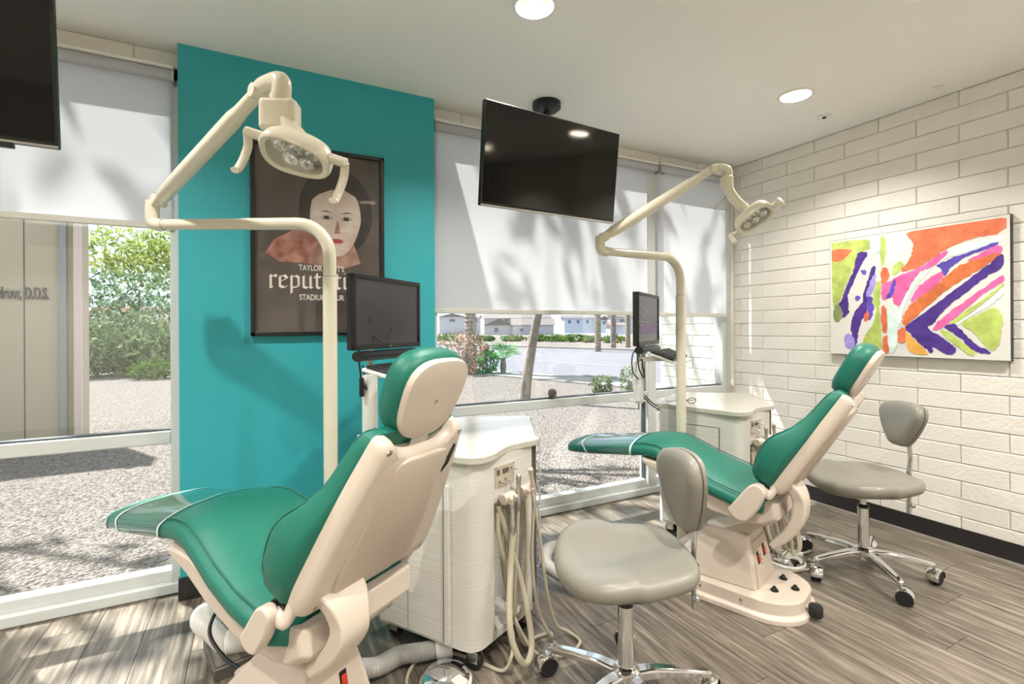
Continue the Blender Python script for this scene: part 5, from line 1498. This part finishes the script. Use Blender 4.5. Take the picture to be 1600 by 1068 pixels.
def monitor(label, left, ang, zc, w, h, screen_m, bar=True):
    d = Vector((cos(ang), sin(ang), 0))
    c = Vector((left[0], left[1], zc)) + d * w / 2
    t = thing('monitor', label, 'monitor', tuple(c), ang)
    MB().box((-w / 2, 0, -h / 2), (w / 2, 0.03, h / 2)).build('monitor_case', M_BLACK, t, bevel=0.005)
    b = 0.018
    for lo, hi in (((-w / 2, -0.008, h / 2 - b), (w / 2, 0.004, h / 2)), ((-w / 2, -0.008, -h / 2), (w / 2, 0.004, -h / 2 + b + 0.006)), ((-w / 2, -0.008, -h / 2), (-w / 2 + b, 0.004, h / 2)), ((w / 2 - b, -0.008, -h / 2), (w / 2, 0.004, h / 2))):
        MB().box(lo, hi).build('bezel', M_BLACK, t, bevel=0.003)
    MB().box((-w / 2 + b, -0.002, -h / 2 + b), (w / 2 - b, 0.001, h / 2 - b)).build('screen', screen_m, t, smooth=0)
    MB().box((-0.08, 0.03, -0.08), (0.08, 0.055, 0.08)).build('back_hump', M_BLACK, t, bevel=0.008)
    text_mesh('DELL', 0.013, 0.0006, Matrix.Translation((0.0, -0.0085, -h / 2 + 0.008)) @ RXm, 'maker_mark', M_STEEL, t, 0.0, 'CENTER')
    for k in range(4):
        MB().box((w / 2 - 0.012, -0.0095, -h / 2 + 0.03 + k * 0.016), (w / 2 - 0.005, -0.008, -h / 2 + 0.04 + k * 0.016)).build('button', M_KEYS, t, smooth=0)
    if bar:
        MB().tube([(-w / 2 + 0.03, 0.0, -h / 2 - 0.026), (w / 2 - 0.05, 0.0, -h / 2 - 0.026)], 0.024, 16, flat=(0.028, 0.022, (0, 0, 1))).build('speaker_bar', M_BLACK, t)
    return t
A1 = radians(41)
st1, o1, Mt1 = post_stand('white monitor post with a keyboard tray behind the foreground chair', (0.425, 2.165), 0.805, 1.06, 0, (0.585, 2.085, 1.083), A1, 12)
monitor('dark computer monitor tilted before the poster, above the foreground chair', (0.338, 2.075), A1, 1.332, 0.50, 0.318, M_MONSCREEN)
keyboard('black keyboard on the tray below the monitor by the poster', o1, Mt1)
cables(st1, [[(0.0, -0.02, 0.5), (-0.05, -0.035, 0.40), (-0.045, -0.04, 0.26), (-0.02, -0.03, 0.2), (-0.03, 0.0, 0.3)], [(0.0, 0.0, 0.44), (0.06, -0.01, 0.40), (0.10, 0.01, 0.46)]])
MB().box((-0.05, -0.038, 0.17), (-0.03, -0.022, 0.25)).build('cable_dongle', M_BLACK, st1, bevel=0.005)
A2 = radians(33)
M_SCR2 = mat('monitor_screen_on', (84, 84, 92), 0.25, spec=0.4)
st2, o2, Mt2 = post_stand('white monitor post with a keyboard tray at the cart by the block wall', (2.075, 2.325), 0.82, 1.05, 0, (2.24, 2.23, 1.085), A2, 19)
m2 = monitor('dark computer monitor beside the far light post, before the window', (1.945, 2.185), A2, 1.312, 0.50, 0.318, M_SCR2)
for z0, z1, x0, x1, col_ in ((0.06, 0.066, -0.18, 0.02, (120, 120, 126)), (0.02, 0.026, -0.18, 0.06, (120, 120, 126)), (-0.02, -0.014, -0.18, 0.0, (120, 120, 126)), (-0.085, -0.035, -0.19, 0.19, (104, 78, 118))):
    MB().box((x0, -0.0032, z0), (x1, -0.0022, z1)).build('screen_print', mat('screen_print_%d' % (col_[0]), col_, 0.4), m2, smooth=0)
keyboard('black keyboard on the tray beside the far light post', o2, Mt2)
cables(st2, [[(0.0, -0.02, 0.42), (-0.06, -0.06, 0.34), (-0.05, -0.06, 0.2), (0.0, -0.05, 0.14), (0.0, -0.03, 0.25)], [(0.0, -0.03, 0.36), (-0.08, -0.04, 0.28), (-0.08, -0.04, 0.18), (-0.01, -0.02, 0.12)],
             [(0.02, -0.03, 0.03), (0.07, -0.04, -0.02), (0.13, -0.07, -0.07), (0.17, -0.10, -0.16)], [(0.01, -0.03, 0.02), (0.08, -0.03, -0.04), (0.15, -0.06, -0.09), (0.18, -0.08, -0.2)]])
# ---- things on the far counter
t = thing('safety_glasses', 'black framed eyeglasses lying on the far cart counter', 'eyeglasses', (2.30, 2.19, 0.801), radians(-10))
for sx in (-1, 1):
    MB().tube([Vector((sx * 0.035 + 0.03 * cos(a), -0.045, 0.018 + 0.017 * sin(a))) for a in [2 * pi * k / 20 for k in range(20)]], 0.0022, 6, closed=True).build('rim', M_BLACK, t)
    MB().tube(smooth_path([(sx * 0.066, -0.045, 0.024), (sx * 0.070, 0.0, 0.012), (sx * 0.062, 0.07, 0.004)], 4), 0.0022, 6).build('temple', M_BLACK, t)
MB().tube([(-0.006, -0.045, 0.022), (0.006, -0.045, 0.022)], 0.002, 6).build('bridge', M_BLACK, t)
t = thing('plastic_cup', 'small clear plastic cup on the far cart counter', 'cup', (2.38, 2.29, 0.801))
MB().lathe([(0.026, 0), (0.032, 0.085), (0.034, 0.088), (0.031, 0.086), (0.025, 0.004)], 20, ring=True).build('cup_wall', M_FILM, t)
# ---- foot pedals
def pedal(label, loc, rot, rad=0.085):
    t = thing('foot_pedal', label, 'foot pedal', loc, rot)
    MB().lathe([(rad * 1.08, 0), (rad * 1.1, 0.012), (rad, 0.02)], 28).build('pedal_base', M_WHITEPL, t)
    MB().lathe([(rad, 0.019), (rad * 0.98, 0.032), (rad * 0.8, 0.045), (rad * 0.4, 0.052), (0, 0.053)], 28).build('pedal_disc', M_CHROME, t)
    MB().box((-rad * 0.25, -rad * 1.15, 0.028), (rad * 0.25, -rad * 0.55, 0.05)).build('pedal_tab', M_WHITEPL, t, bevel=0.006)
    return t
pedal('chrome foot pedal on the floor by the foreground cart', (0.585, 1.66, 0), radians(20))
pd2 = pedal('chrome foot pedal on the floor by the stool at the block wall', (2.50, 1.66, 0), radians(80))
t = thing('pedal_hose', 'beige cable running along the floor to the far chrome pedal', 'cable', (2.27, 1.70, 0.008))
MB().tube(smooth_path([(-0.02, 0.05, 0.25), (0.0, 0.02, 0.10), (0.06, -0.02, 0.02), (0.12, -0.10, 0.0), (0.22, -0.14, 0.0), (0.33, -0.16, 0.0), (0.36, -0.08, 0.0)], 7), 0.007, 8).build('cable_run', M_HOSE, t)
MB().lathe([(0.009, 0), (0.009, 0.03)], 10, Matrix.Translation((-0.02, 0.05, 0.245))).build('cable_end', M_HOSE, t)
# ---- utility box under the foreground chair
t = thing('utility_box', 'low wood topped utility box on the floor under the foreground chair', 'utility box', (-0.01, 2.20, 0), radians(13))
MB().box((-0.17, -0.12, 0), (0.17, 0.12, 0.045)).build('box_base', mat('steel_edge', (120, 116, 110), 0.4, 0.6), t, bevel=0.004)
MB().box((-0.162, -0.112, 0.043), (0.162, 0.112, 0.049)).build('wood_lid', M_PLANK, t)
MB().tube(smooth_path([(-0.11, 0.0, 0.048), (-0.15, 0.02, 0.11), (-0.185, 0.05, 0.15), (-0.16, 0.09, 0.16), (-0.06, 0.10, 0.12)], 6), 0.036, 16).build('drain_elbow', M_WHITEPL, t)
MB().lathe([(0.03, 0), (0.045, 0.012), (0.045, 0.075), (0.035, 0.09), (0, 0.092)], 18, frame_matrix((-0.12, -0.03, 0.085), (0, 0, 1), (1, -0.35, -0.1))).build('valve_body', M_WHITEPL, t)
